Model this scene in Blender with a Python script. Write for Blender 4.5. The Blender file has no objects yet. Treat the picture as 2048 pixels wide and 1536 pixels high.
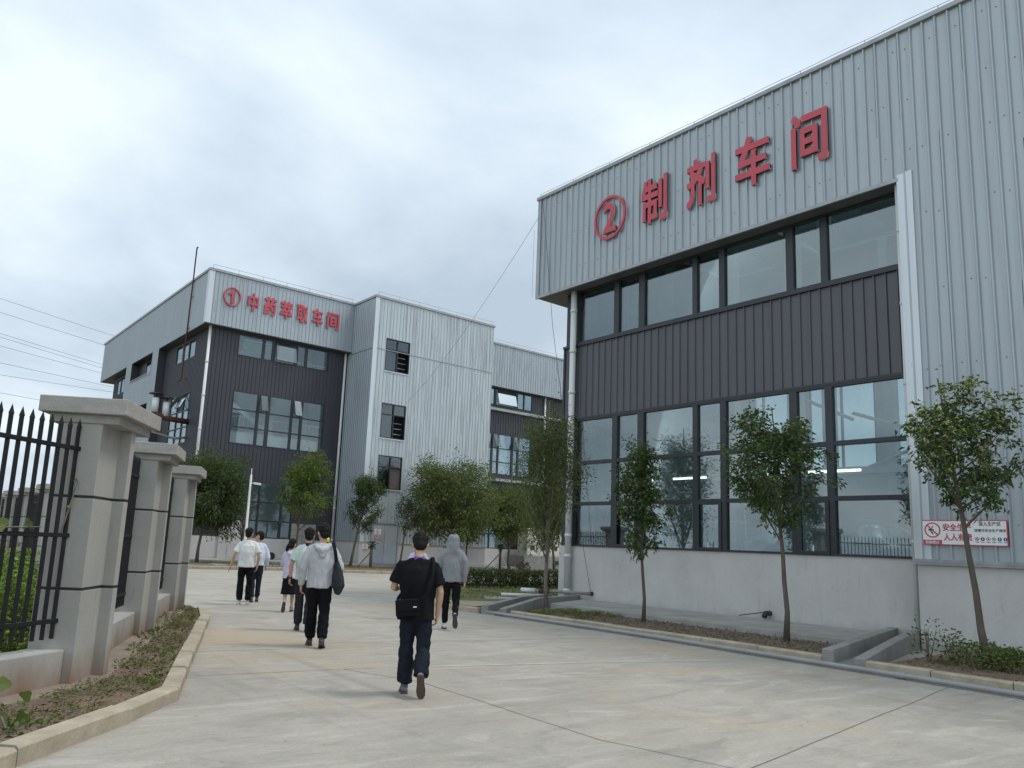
import bpy, bmesh, math, random
import numpy as np
from mathutils import Vector, Matrix, noise
R_ = math.radians
S = bpy.context.scene
COL = S.collection
random.seed(7)
# ---------------------------------------------------------------- camera
F_PX, YAW, PITCH, ROLL, CX, CY = 1567.32, .6550, .1714, .0458, -66.54, 53.85
cd = bpy.data.cameras.new('camera'); cam = bpy.data.objects.new('camera', cd); COL.objects.link(cam)
fw = Vector((math.sin(YAW)*math.cos(PITCH), math.cos(YAW)*math.cos(PITCH), math.sin(PITCH)))
rt = Vector((math.cos(YAW), -math.sin(YAW), 0)); up = rt.cross(fw)
c_, s_ = math.cos(ROLL), math.sin(ROLL)
rr, uu = c_*rt + s_*up, -s_*rt + c_*up
cam.matrix_world = Matrix(((rr.x, uu.x, -fw.x, 0), (rr.y, uu.y, -fw.y, 0), (rr.z, uu.z, -fw.z, 1.55), (0, 0, 0, 1)))
cd.sensor_width = 36; cd.lens = F_PX/2048*36
cd.shift_x = -CX/2048; cd.shift_y = CY/2048
cd.clip_start = .05; cd.clip_end = 6000
S.camera = cam
# ---------------------------------------------------------------- world, sun, exposure
S.view_settings.view_transform = 'Standard'; S.view_settings.look = 'None'
S.view_settings.exposure = .25; S.view_settings.gamma = 1; S.view_settings.use_curve_mapping = False
SUN_AZ = Vector((.84, -.54, 0)).normalized(); SUN_EL = R_(60)
sd = (SUN_AZ*math.cos(SUN_EL) + Vector((0, 0, math.sin(SUN_EL))))
W = bpy.data.worlds.new('World'); S.world = W; W.use_nodes = True
nt = W.node_tree; nt.nodes.clear()
def N(nt, typ, **kw):
    n = nt.nodes.new(typ)
    for k, v in kw.items():
        if k.startswith('i_'):
            n.inputs[k[2:].replace('_', ' ')].default_value = v
        else: setattr(n, k, v)
    return n
wout = N(nt, 'ShaderNodeOutputWorld'); bg = N(nt, 'ShaderNodeBackground'); bg.inputs['Strength'].default_value = .103
sky = N(nt, 'ShaderNodeTexSky', sky_type='NISHITA', sun_disc=False, sun_elevation=SUN_EL,
        sun_rotation=math.atan2(SUN_AZ.x, SUN_AZ.y), air_density=1.0, dust_density=3.0)
tc = N(nt, 'ShaderNodeTexCoord'); sep = N(nt, 'ShaderNodeSeparateXYZ'); nt.links.new(tc.outputs['Generated'], sep.inputs[0])
az = N(nt, 'ShaderNodeMath', operation='ADD'); az.inputs[1].default_value = .22; nt.links.new(sep.outputs['Z'], az.inputs[0])
mx0 = N(nt, 'ShaderNodeMath', operation='MAXIMUM'); mx0.inputs[1].default_value = .08; nt.links.new(az.outputs[0], mx0.inputs[0])
dx = N(nt, 'ShaderNodeMath', operation='DIVIDE'); dy = N(nt, 'ShaderNodeMath', operation='DIVIDE')
nt.links.new(sep.outputs['X'], dx.inputs[0]); nt.links.new(mx0.outputs[0], dx.inputs[1])
nt.links.new(sep.outputs['Y'], dy.inputs[0]); nt.links.new(mx0.outputs[0], dy.inputs[1])
cmb = N(nt, 'ShaderNodeCombineXYZ'); nt.links.new(dx.outputs[0], cmb.inputs[0]); nt.links.new(dy.outputs[0], cmb.inputs[1])
n1 = N(nt, 'ShaderNodeTexNoise'); n1.inputs['Scale'].default_value = .95; n1.inputs['Detail'].default_value = 7; n1.inputs['Roughness'].default_value = .52; n1.inputs['Distortion'].default_value = .25
nt.links.new(cmb.outputs[0], n1.inputs['Vector'])
rp = N(nt, 'ShaderNodeValToRGB'); nt.links.new(n1.outputs[0], rp.inputs[0])
e = rp.color_ramp.elements; e[0].position = .36; e[0].color = (5.8, 6.95, 8.1, 1); e[1].position = .60; e[1].color = (10.3, 11.4, 12.1, 1)
m_ = rp.color_ramp.elements.new(.47); m_.color = (7.7, 9.0, 10.2, 1)
mxc = N(nt, 'ShaderNodeMix', data_type='RGBA'); mxc.inputs[0].default_value = .86
nt.links.new(sky.outputs[0], mxc.inputs[6]); nt.links.new(rp.outputs[0], mxc.inputs[7])
# sky made brighter behind the camera and dimmer ahead, to lift the facades
dt = N(nt, 'ShaderNodeVectorMath', operation='DOT_PRODUCT'); nt.links.new(tc.outputs['Generated'], dt.inputs[0]); dt.inputs[1].default_value = (-.55, -.80, .22)
gm = N(nt, 'ShaderNodeMath', operation='MULTIPLY_ADD'); nt.links.new(dt.outputs['Value'], gm.inputs[0]); gm.inputs[1].default_value = .20; gm.inputs[2].default_value = .96
gs_ = N(nt, 'ShaderNodeVectorMath', operation='SCALE'); nt.links.new(mxc.outputs[2], gs_.inputs[0]); nt.links.new(gm.outputs[0], gs_.inputs['Scale'])
nt.links.new(gs_.outputs[0], bg.inputs['Color']); nt.links.new(bg.outputs[0], wout.inputs[0])
sl = bpy.data.lights.new('sun', 'SUN'); sun = bpy.data.objects.new('sun', sl); COL.objects.link(sun)
sl.energy = 1.5; sl.angle = R_(13); sl.color = (1, .965, .91)
sun.rotation_euler = (-sd).to_track_quat('-Z', 'Y').to_euler()
sun.location = (0, -20, 40)

# ---------------------------------------------------------------- materials
def newmat(name):
    m = bpy.data.materials.new(name); m.use_nodes = True
    t = m.node_tree; b = t.nodes['Principled BSDF']
    return m, t, b
def ramp(t, fac, stops):
    r = N(t, 'ShaderNodeValToRGB'); t.links.new(fac, r.inputs[0])
    el = r.color_ramp.elements
    while len(el) < len(stops): el.new(.5)
    for e, (p, c) in zip(el, stops):
        e.position = p; e.color = (c, c, c, 1) if isinstance(c, (int, float)) else (*c, 1)
    return r.outputs[0]
def coord(t, scale=(1, 1, 1), world=True):
    if world: o = N(t, 'ShaderNodeNewGeometry').outputs['Position']
    else: o = N(t, 'ShaderNodeTexCoord').outputs['Object']
    mp = N(t, 'ShaderNodeMapping'); mp.inputs['Scale'].default_value = scale; t.links.new(o, mp.inputs[0])
    return mp.outputs[0]
def ntex(t, v, scale, detail=4, rough=.55, dist=0):
    n = N(t, 'ShaderNodeTexNoise'); n.inputs['Scale'].default_value = scale; n.inputs['Detail'].default_value = detail
    n.inputs['Roughness'].default_value = rough; n.inputs['Distortion'].default_value = dist
    t.links.new(v, n.inputs['Vector']); return n.outputs[0]
def mixc(t, fac, a, b, typ='MIX'):
    n = N(t, 'ShaderNodeMix', data_type='RGBA', blend_type=typ)
    for k, x in ((0, fac), (6, a), (7, b)):
        if hasattr(x, 'links'): t.links.new(x, n.inputs[k])
        elif isinstance(x, tuple): n.inputs[k].default_value = (*x, 1)
        else: n.inputs[k].default_value = x
    return n.outputs[2]
def bump(t, b, h, strength=.3, dist=.01):
    n = N(t, 'ShaderNodeBump'); n.inputs['Strength'].default_value = strength; n.inputs['Distance'].default_value = dist
    t.links.new(h, n.inputs['Height']); t.links.new(n.outputs[0], b.inputs['Normal'])
def mat(name, c1, c2=None, scale=6, rough=.7, metal=0, bmp=.15, stretch=(1, 1, 1), fine=0, spec=None, world=True, bdist=.01):
    m, t, b = newmat(name)
    c2 = c2 or tuple(x*.8 for x in c1)
    v = coord(t, stretch, world); f = ntex(t, v, scale, 6, .6)
    col = mixc(t, ramp(t, f, [(.3, 0.), (.7, 1.)]), c1, c2)
    if fine:
        g = ntex(t, coord(t, (1, 1, 1), world), fine, 3, .6)
        col = mixc(t, ramp(t, g, [(.35, 0.), (.7, .35)]), col, tuple(x*.55 for x in c1))
    t.links.new(col, b.inputs['Base Color'])
    b.inputs['Roughness'].default_value = rough; b.inputs['Metallic'].default_value = metal
    if spec is not None: b.inputs['Specular IOR Level'].default_value = spec
    if bmp: bump(t, b, ntex(t, coord(t, (1, 1, 1), world), fine or scale*4, 4, .6), bmp, bdist)
    return m
def cladding(name, c, dirt, ndir, rough=.42, metal=.35, amt=.55):
    """painted profiled steel: rain streaks running down, faint panel tone changes, specks"""
    m, t, b = newmat(name)
    st = (1.0, 1.0, .045)
    s1 = ntex(t, coord(t, st), 7, 5, .6); s2 = ntex(t, coord(t, (1, 1, .02)), 1.3, 3, .5); s3 = ntex(t, coord(t), .35, 4, .5)
    sp = ntex(t, coord(t, (1, 1, .35)), 17, 2, .5)
    col = mixc(t, ramp(t, s1, [(.48, 0.), (.78, amt)]), c, dirt)
    col = mixc(t, ramp(t, s2, [(.35, 0.), (.7, .35)]), col, tuple(x*.8 for x in c))
    col = mixc(t, ramp(t, s3, [(.3, 0.), (.75, .3)]), col, tuple(min(1, x*1.12) for x in c))
    col = mixc(t, ramp(t, sp, [(.74, 0.), (.80, .55)]), col, tuple(x*.5 for x in c))
    t.links.new(col, b.inputs['Base Color']); b.inputs['Roughness'].default_value = rough; b.inputs['Metallic'].default_value = metal
    bump(t, b, ntex(t, coord(t, (1, 1, .4)), 3.5, 3, .5), .12, .02)
    return m
def plaster(name, c, zdirt=.75, dirt=(.30, .235, .17), base=.0, amt=.75):
    """grey render with faint blotches, drips and a splash zone of brown earth above the ground"""
    m, t, b = newmat(name)
    p = N(t, 'ShaderNodeNewGeometry').outputs['Position']
    sx = N(t, 'ShaderNodeSeparateXYZ'); t.links.new(p, sx.inputs[0])
    big = ntex(t, coord(t), .9, 5, .6); drip = ntex(t, coord(t, (1, 1, .07)), 6, 4, .6); fi = ntex(t, coord(t), 22, 4, .65)
    col = mixc(t, ramp(t, big, [(.3, 0.), (.72, .8)]), c, tuple(x*.76 for x in c))
    col = mixc(t, ramp(t, drip, [(.56, 0.), (.80, .4)]), col, tuple(x*.70 for x in c))
    col = mixc(t, ramp(t, fi, [(.4, 0.), (.75, .25)]), col, tuple(min(1, x*1.15) for x in c))
    st = ntex(t, coord(t, (1, 1, .12)), 11, 5, .65); col = mixc(t, ramp(t, st, [(.60, 0.), (.72, .45)]), col, tuple(x*.62 for x in c))
    nz = ntex(t, coord(t, (1, 1, .5)), 3.2, 5, .65)
    a = N(t, 'ShaderNodeMath', operation='MULTIPLY_ADD'); t.links.new(nz, a.inputs[0]); a.inputs[1].default_value = .55; t.links.new(sx.outputs['Z'], a.inputs[2])
    d = N(t, 'ShaderNodeMapRange'); t.links.new(a.outputs[0], d.inputs['Value'])
    d.inputs['From Min'].default_value = base+.18; d.inputs['From Max'].default_value = base+zdirt; d.inputs['To Min'].default_value = amt; d.inputs['To Max'].default_value = 0
    col = mixc(t, d.outputs[0], col, dirt)
    t.links.new(col, b.inputs['Base Color']); b.inputs['Roughness'].default_value = .88
    bump(t, b, fi, .18, .01)
    return m
def road_mat():
    m, t, b = newmat('road_concrete')
    big = ntex(t, coord(t), .16, 5, .6, .6); mid = ntex(t, coord(t), .9, 7, .68, .9)
    stre = ntex(t, coord(t, (.45, 1.3, 1)), 1.5, 8, .68, 1.5); fi = ntex(t, coord(t), 24, 6, .72); gr = ntex(t, coord(t), 150, 2, .6); sp = ntex(t, coord(t), 9, 3, .5)
    och = ntex(t, coord(t), .33, 6, .65, .4); oil = ntex(t, coord(t), .55, 5, .7, .8)
    br = ntex(t, coord(t, (6, .5, 1)), 9, 3, .6, .3); ty = ntex(t, coord(t, (1.6, .10, 1)), 1.7, 5, .6, .35)
    bs = ntex(t, coord(t, (.35, 1.7, 1)), 1.3, 8, .68, 1.1); bs2 = ntex(t, coord(t, (.7, 5, 1)), 2.0, 6, .7, 1.0)
    col = mixc(t, ramp(t, big, [(.33, 0.), (.68, 1.)]), (.300, .272, .226), (.372, .342, .292))
    col = mixc(t, ramp(t, mid, [(.45, 0.), (.66, .65)]), col, (.235, .217, .188))
    col = mixc(t, ramp(t, stre, [(.53, 0.), (.66, .55)]), col, (.46, .432, .382))
    col = mixc(t, ramp(t, stre, [(.34, .55), (.43, 0.)]), col, (.20, .187, .165))
    col = mixc(t, ramp(t, bs, [(.50, 0.), (.68, .22)]), col, (.47, .44, .39))
    col = mixc(t, ramp(t, bs, [(.33, .28), (.46, 0.)]), col, (.19, .178, .158))
    col = mixc(t, ramp(t, bs2, [(.54, 0.), (.72, .2)]), col, (.20, .187, .165))
    col = mixc(t, ramp(t, bs2, [(.30, .15), (.44, 0.)]), col, (.47, .44, .39))
    col = mixc(t, ramp(t, ty, [(.58, 0.), (.72, .4)]), col, (.17, .16, .145))
    col = mixc(t, ramp(t, och, [(.54, 0.), (.72, .5)]), col, (.40, .29, .165))
    pp_ = N(t, 'ShaderNodeNewGeometry').outputs['Position']
    for cx_, cy_, r_, am in ((4.7, 12.3, 2.0, .75), (5.6, 10.9, 1.5, .5), (10.9, 8.9, 1.6, .55), (10.6, 16.6, 2.0, .5)):
        ds = N(t, 'ShaderNodeVectorMath', operation='DISTANCE'); t.links.new(pp_, ds.inputs[0]); ds.inputs[1].default_value = (cx_, cy_, 0)
        ad = N(t, 'ShaderNodeMath', operation='MULTIPLY_ADD'); t.links.new(stre, ad.inputs[0]); ad.inputs[1].default_value = 2.4; t.links.new(ds.outputs['Value'], ad.inputs[2])
        mr = N(t, 'ShaderNodeMapRange'); t.links.new(ad.outputs[0], mr.inputs['Value']); mr.inputs['From Min'].default_value = 1.0; mr.inputs['From Max'].default_value = 1.0+r_; mr.inputs['To Min'].default_value = am; mr.inputs['To Max'].default_value = 0
        col = mixc(t, mr.outputs[0], col, (.43, .315, .19))
    col = mixc(t, ramp(t, oil, [(.66, 0.), (.74, .55)]), col, (.15, .14, .125))
    col = mixc(t, ramp(t, fi, [(.44, 0.), (.74, .45)]), col, (.18, .168, .15))
    col = mixc(t, ramp(t, sp, [(.68, 0.), (.73, .6)]), col, (.13, .12, .105))
    col = mixc(t, ramp(t, gr, [(.56, 0.), (.70, .5)]), col, (.54, .51, .46))
    t.links.new(col, b.inputs['Base Color']); b.inputs['Roughness'].default_value = .85
    bump(t, b, fi, .2, .006)
    return m
def glass_mat(name, tint, k0, gl=(.86, .93, .97)):
    m = bpy.data.materials.new(name); m.use_nodes = True; t = m.node_tree; t.nodes.clear()
    o = N(t, 'ShaderNodeOutputMaterial'); tr = N(t, 'ShaderNodeBsdfTransparent'); tr.inputs[0].default_value = (*tint, 1)
    g = N(t, 'ShaderNodeBsdfGlossy'); g.inputs['Color'].default_value = (*gl, 1); g.inputs['Roughness'].default_value = .015
    fr = N(t, 'ShaderNodeFresnel'); fr.inputs[0].default_value = 1.55
    a = N(t, 'ShaderNodeMath', operation='MULTIPLY_ADD'); a.inputs[1].default_value = .85; a.inputs[2].default_value = k0; a.use_clamp = True
    t.links.new(fr.outputs[0], a.inputs[0])
    bp = N(t, 'ShaderNodeBump'); bp.inputs['Strength'].default_value = .02; bp.inputs['Distance'].default_value = .03
    t.links.new(ntex(t, coord(t), .7, 2, .5), bp.inputs['Height']); t.links.new(bp.outputs[0], g.inputs['Normal'])
    mx = N(t, 'ShaderNodeMixShader'); t.links.new(a.outputs[0], mx.inputs[0]); t.links.new(tr.outputs[0], mx.inputs[1]); t.links.new(g.outputs[0], mx.inputs[2])
    t.links.new(mx.outputs[0], o.inputs[0]); return m
def leaf_mat(name, dark, light, sc=1.6):
    m = bpy.data.materials.new(name); m.use_nodes = True; t = m.node_tree; b = t.nodes['Principled BSDF']
    o = [n for n in t.nodes if n.type == 'OUTPUT_MATERIAL'][0]
    geo = N(t, 'ShaderNodeNewGeometry'); nz = ntex(t, coord(t), sc, 3, .6)
    col = mixc(t, ramp(t, nz, [(.35, 0.), (.68, 1.)]), dark, light)
    col = mixc(t, ramp(t, geo.outputs['Random Per Island'], [(.0, .0), (.6, .15), (1., .75)]), col, tuple(x*1.5 for x in light))
    col = mixc(t, ramp(t, geo.outputs['Random Per Island'], [(.0, .6), (.35, 0.)]), col, tuple(x*.55 for x in dark))
    t.links.new(col, b.inputs['Base Color']); b.inputs['Roughness'].default_value = .5; b.inputs['Specular IOR Level'].default_value = .35
    tl = N(t, 'ShaderNodeBsdfTranslucent'); t.links.new(mixc(t, .5, col, (.16, .22, .03)), tl.inputs[0])
    mx = N(t, 'ShaderNodeMixShader'); mx.inputs[0].default_value = .28
    t.links.new(b.outputs[0], mx.inputs[1]); t.links.new(tl.outputs[0], mx.inputs[2]); t.links.new(mx.outputs[0], o.inputs[0])
    return m
M = {}
M['road'] = road_mat()
M['clad'] = cladding('grey_cladding', (.362, .398, .425), (.20, .215, .22), 0)
M['clad2'] = cladding('pale_cladding', (.455, .495, .51), (.16, .16, .17), 0, amt=.8)
M['dark'] = cladding('charcoal_cladding', (.086, .086, .098), (.04, .041, .05), 0, rough=.45, metal=.2, amt=.5)
M['frame'] = mat('frame_metal', (.022, .026, .032), (.033, .037, .043), 5, .45, .2, .02)
M['dark1'] = cladding('charcoal_cladding_far', (.046, .046, .056), (.026, .026, .032), 0, rough=.5, metal=.1, amt=.5)
M['coping'] = mat('coping_metal', (.25, .265, .275), (.36, .37, .38), 4, .45, .4, .05)
M['trim'] = cladding('pale_trim', (.56, .60, .63), (.38, .39, .40), 0, amt=.5)
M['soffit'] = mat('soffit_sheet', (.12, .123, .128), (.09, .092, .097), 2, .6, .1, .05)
M['plaster'] = plaster('grey_render', (.54, .525, .505), .60, (.25, .235, .20), .02, .7)
M['pillar'] = plaster('pillar_render', (.345, .335, .308), .56, (.21, .13, .085), .14, 1.)
M['capst'] = mat('cap_render', (.37, .355, .325), (.28, .265, .24), 5, .9, 0, .3, (1, 1, 3), 40)
M['groove'] = mat('groove_paint', (.018, .018, .02), None, 5, .6)
M['iron'] = mat('black_iron', (.010, .010, .012), (.018, .017, .018), 9, .6, .0, .05, spec=.25)
M['kerb'] = mat('kerb_stone', (.46, .395, .295), (.27, .23, .17), 3.0, .9, 0, .5, (1, 1, 1), 38)
M['apron'] = mat('apron_concrete', (.38, .37, .34), (.25, .24, .22), 1.6, .9, 0, .3, (1, 1, 1), 30)
M['channel'] = mat('channel_concrete', (.30, .295, .275), (.20, .195, .18), 2.5, .9, 0, .35, (1, 1, 1), 30)
M['footing'] = mat('earthy_concrete', (.27, .22, .165), (.19, .15, .11), 3, .95, 0, .5, (1, 1, 1), 30)
M['soil'] = mat('bed_soil', (.22, .15, .095), (.13, .092, .06), 3, .95, 0, .9, (1, 1, 1), 26, bdist=.04)
M['sandy'] = mat('sandy_soil', (.42, .34, .23), (.33, .26, .17), 3, .95, 0, .7, (1, 1, 1), 30, bdist=.03)
M['lawn'] = mat('lawn_ground', (.10, .125, .035), (.17, .15, .07), 1.2, .95, 0, .6, (1, 1, 1), 25, bdist=.04)
M['joint'] = mat('joint_and_shade', (.11, .105, .095), (.19, .18, .16), 3, .9)  # also colours the rib shade painted on the far workshop
M['patch'] = mat('joint_pale', (.50, .49, .455), (.42, .41, .38), 2, .9)
M['pvc'] = mat('white_pvc', (.66, .67, .66), (.52, .53, .52), 3, .4, 0, .02, (1, 1, .2))
M['greypvc'] = mat('grey_pvc', (.275, .28, .28), (.22, .225, .225), 3, .4, 0, .02)
M['red'] = mat('sign_red', (.53, .062, .088), (.45, .05, .075), 3, .45, 0, .02)
M['paleedge'] = mat('letter_edge', (.55, .40, .40), None, 3, .5)
M['white'] = mat('white_paint', (.78, .79, .78), (.70, .71, .70), 3, .5, 0, .02)
m_t = bpy.data.materials.new('fill_tube_glow'); m_t.use_nodes = True; b_t = m_t.node_tree.nodes['Principled BSDF']; b_t.inputs['Emission Color'].default_value = (.93, 1, .97, 1); b_t.inputs['Emission Strength'].default_value = 2.6; M['tube'] = m_t  # glow for the tubes added inside the right workshop
M['inner'] = mat('inside_wall', (.66, .68, .68), (.56, .58, .58), .8, .9)
M['innerdk'] = mat('inside_floor', (.36, .385, .38), (.29, .31, .305), .8, .8)
M['steelw'] = mat('white_steel', (.74, .76, .76), None, 3, .5)
M['glass'] = glass_mat('window_glass', (.76, .81, .81), .08, (.84, .90, .92))
M['glass1'] = glass_mat('window_glass_far', (.88, .92, .93), .01)
M['sash'] = glass_mat('sash_glass', (.72, .82, .84), .10, (.6, .66, .68))
M['door'] = mat('door_grey', (.36, .40, .43), (.32, .355, .38), 2, .5, .1, .03)
M['black'] = mat('black_plastic', (.012, .012, .014), (.02, .02, .022), 8, .5)
M['bark'] = mat('bark', (.14, .115, .09), (.085, .07, .055), 10, .95, 0, .8, (1, 1, .35), 40)
M['barkp'] = mat('pale_bark', (.21, .18, .145), (.13, .11, .09), 8, .95, 0, .7, (1, 1, .4), 35)
M['leaf'] = leaf_mat('leaf_glossy', (.028, .052, .018), (.078, .12, .032), 2.4)
M['leafy'] = leaf_mat('leaf_new_growth', (.22, .26, .06), (.36, .40, .10))
M['leafm'] = leaf_mat('leaf_mid', (.044, .066, .020), (.135, .165, .045))
M['leafb'] = leaf_mat('leaf_yellow_green', (.06, .10, .022), (.15, .21, .04))
M['leafd'] = leaf_mat('leaf_dark', (.026, .044, .017), (.062, .092, .028))
M['leafs'] = leaf_mat('leaf_bright', (.10, .17, .02), (.22, .33, .05), 2.5)
M['leafred'] = leaf_mat('leaf_red', (.05, .012, .015), (.10, .02, .025))
M['grass'] = leaf_mat('grass_blade', (.09, .11, .03), (.19, .19, .07), 3)
M['wire'] = mat('grey_wire', (.22, .23, .24), None, 5, .6)
M['rust'] = mat('rusty_iron', (.13, .06, .04), (.06, .035, .03), 12, .8, .2)
M['yellow'] = mat('yellow_cloth', (.80, .68, .03), None, 5, .8)

# ---------------------------------------------------------------- object helpers
def wloc(o):
    v = Vector((0, 0, 0))
    while o is not None: v = v + Vector(o.location); o = o.parent
    return v
def tag(o, label=None, cat=None, group=None, kind=None):
    if label: o['label'] = label
    if cat: o['category'] = cat
    if group: o['group'] = group
    if kind: o['kind'] = kind
    return o
def thing(name, label, cat, loc=(0, 0, 0), group=None):
    o = bpy.data.objects.new(name, None); COL.objects.link(o); o.location = loc; o.empty_display_size = .2
    return tag(o, label, cat, group)
class MB:
    def __init__(s): s.v = []; s.f = []
    def add(s, vs, fs):
        k = len(s.v); s.v += [tuple(v) for v in vs]; s.f += [tuple(i+k for i in f) for f in fs]; return s
    def box(s, x0, y0, z0, x1, y1, z1):
        return s.add([(x0, y0, z0), (x1, y0, z0), (x1, y1, z0), (x0, y1, z0), (x0, y0, z1), (x1, y0, z1), (x1, y1, z1), (x0, y1, z1)],
                     [(0, 3, 2, 1), (4, 5, 6, 7), (0, 1, 5, 4), (1, 2, 6, 5), (2, 3, 7, 6), (3, 0, 4, 7)])
    def obox(s, c, ax, hx, ay, hy, az_, hz):
        c, ax, ay, az_ = Vector(c), Vector(ax)*hx, Vector(ay)*hy, Vector(az_)*hz
        vs = [c + a*ax + b*ay + d*az_ for d in (-1, 1) for a, b in ((-1, -1), (1, -1), (1, 1), (-1, 1))]
        return s.add(vs, [(0, 3, 2, 1), (4, 5, 6, 7), (0, 1, 5, 4), (1, 2, 6, 5), (2, 3, 7, 6), (3, 0, 4, 7)])
    def prism(s, poly, z0, z1):
        n = len(poly)
        return s.add([(p[0], p[1], z0) for p in poly] + [(p[0], p[1], z1) for p in poly],
                     [tuple(range(n-1, -1, -1)), tuple(range(n, 2*n))] + [(i, (i+1) % n, n+(i+1) % n, n+i) for i in range(n)])
    def tube(s, pts, rad, n=8, caps=True):
        pts = [Vector(p) for p in pts]
        if not hasattr(rad, '__len__'): rad = [rad]*len(pts)
        ring = []; vs = []; prev = None
        for i, p in enumerate(pts):
            d = (pts[min(i+1, len(pts)-1)] - pts[max(i-1, 0)]).normalized()
            if prev is None:
                a = d.cross(Vector((0, 0, 1))) if abs(d.z) < .95 else d.cross(Vector((1, 0, 0)))
            else: a = prev - d*prev.dot(d)
            a.normalize(); prev = a; b = d.cross(a)
            vs += [p + rad[i]*(math.cos(2*math.pi*k/n)*a + math.sin(2*math.pi*k/n)*b) for k in range(n)]
        fs = [(i*n+k, i*n+(k+1) % n, (i+1)*n+(k+1) % n, (i+1)*n+k) for i in range(len(pts)-1) for k in range(n)]
        if caps: fs += [tuple(range(n-1, -1, -1)), tuple((len(pts)-1)*n+k for k in range(n))]
        return s.add(vs, fs)
    def loft(s, rings, n=16, hint=(1, 0, 0), caps=(1., 1.)):
        """rings: (point, rx, ry); elliptical sections across the path, rounded ends"""
        P = [Vector(r[0]) for r in rings]; h = Vector(hint); out = []
        def ringv(p, d, rx, ry):
            a = (h - d*h.dot(d)).normalized(); b = d.cross(a)
            return [p + rx*math.cos(2*math.pi*k/n)*a + ry*math.sin(2*math.pi*k/n)*b for k in range(n)]
        L = len(P); D = [(P[min(i+1, L-1)] - P[max(i-1, 0)]).normalized() for i in range(L)]
        def cap(p, d, rx, ry, sg):
            r = min(rx, ry)*caps[0 if sg < 0 else 1]; return [(p + d*sg*r*.5, d, rx*.82, ry*.82), (p + d*sg*r*.8, d, rx*.45, ry*.45)]
        seq = list(reversed(cap(P[0], D[0], rings[0][1], rings[0][2], -1))) + [(P[i], D[i], rings[i][1], rings[i][2]) for i in range(L)] + cap(P[-1], D[-1], rings[-1][1], rings[-1][2], 1)
        vs = []
        for q in seq: vs += ringv(*q)
        m = len(seq)
        fs = [(i*n+k, i*n+(k+1) % n, (i+1)*n+(k+1) % n, (i+1)*n+k) for i in range(m-1) for k in range(n)]
        fs += [tuple(range(n-1, -1, -1)), tuple((m-1)*n+k for k in range(n))]
        return s.add(vs, fs)
    def ell(s, c, rx, ry, rz, n=14, m=10, rot=None):
        vs = []; fs = []
        c = Vector(c)
        for i in range(m+1):
            t = math.pi*i/m
            for k in range(n):
                f = 2*math.pi*k/n; q = Vector((rx*math.sin(t)*math.cos(f), ry*math.sin(t)*math.sin(f), rz*math.cos(t)))
                vs.append(c + (rot @ q if rot else q))
        for i in range(m):
            for k in range(n): fs.append((i*n+k, (i+1)*n+k, (i+1)*n+(k+1) % n, i*n+(k+1) % n))
        return s.add(vs, fs)
    def mesh(s, name, off=Vector((0, 0, 0))):
        me = bpy.data.meshes.new(name); o = off
        me.from_pydata([(a-o.x, b-o.y, c-o.z) for a, b, c in s.v], [], s.f)
        return me
    def build(s, name, m, parent=None, smooth=False, label=None, bevel=0, recalc=True):
        off = wloc(parent) if parent else Vector((0, 0, 0))
        me = s.mesh(name, off)
        if recalc or bevel:
            bm = bmesh.new(); bm.from_mesh(me); bmesh.ops.recalc_face_normals(bm, faces=bm.faces)
            if bevel:
                bmesh.ops.bevel(bm, geom=[e for e in bm.edges if e.is_manifold and e.calc_face_angle(0) > .5], offset=bevel, segments=2, affect='EDGES', profile=.5)
            bm.to_mesh(me); bm.free()
        if smooth: me.polygons.foreach_set('use_smooth', [True]*len(me.polygons))
        me.materials.append(M[m] if isinstance(m, str) else m)
        o = bpy.data.objects.new(name, me); COL.objects.link(o)
        if parent: o.parent = parent
        if label: o['label'] = label
        return o
def solo(mb, name, m, label, cat, group=None, **kw):
    """a thing that is one mesh, its origin near its base"""
    v = np.array(mb.v); c = Vector(((v[:, 0].min()+v[:, 0].max())/2, (v[:, 1].min()+v[:, 1].max())/2, v[:, 2].min()))
    mb.v = [(a-c.x, b-c.y, d-c.z) for a, b, d in mb.v]
    o = mb.build(name, m, None, **kw); o.location = c
    return tag(o, label, cat, group)
def struct(mb, name, m, **kw):
    o = mb.build(name, m, None, **kw); o['kind'] = 'structure'; return o
def text_mesh(body, bold=0., ext=.02, res=3):
    """glyphs thickened by overlaying shifted copies, each a hair behind the last"""
    vs, fs = text_plain(body, 0, ext, res)
    V, F = list(vs), list(fs)
    for i in range(8 if bold else 0):
        a, c = ((1, 1), (1, -1), (-1, 1), (-1, -1), (1, 0), (-1, 0), (0, 1), (0, -1))[i]; k = len(V); dz = -.012*ext*(i+1)
        V += [(x+bold*a, y+bold*c, z+dz) for x, y, z in vs]; F += [tuple(q+k for q in f) for f in fs]
    return V, F
def text_plain(body, bold=0., ext=.02, res=3):
    cu = bpy.data.curves.new('t', 'FONT'); cu.body = body; cu.size = 1; cu.extrude = ext; cu.offset = bold; cu.resolution_u = res
    o = bpy.data.objects.new('t', cu); COL.objects.link(o)
    dg = bpy.context.evaluated_depsgraph_get(); me = bpy.data.meshes.new_from_object(o.evaluated_get(dg))
    vs = [tuple(v.co) for v in me.vertices]; fs = [tuple(p.vertices) for p in me.polygons]
    bpy.data.objects.remove(o); bpy.data.curves.remove(cu); bpy.data.meshes.remove(me)
    return vs, fs
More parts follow.
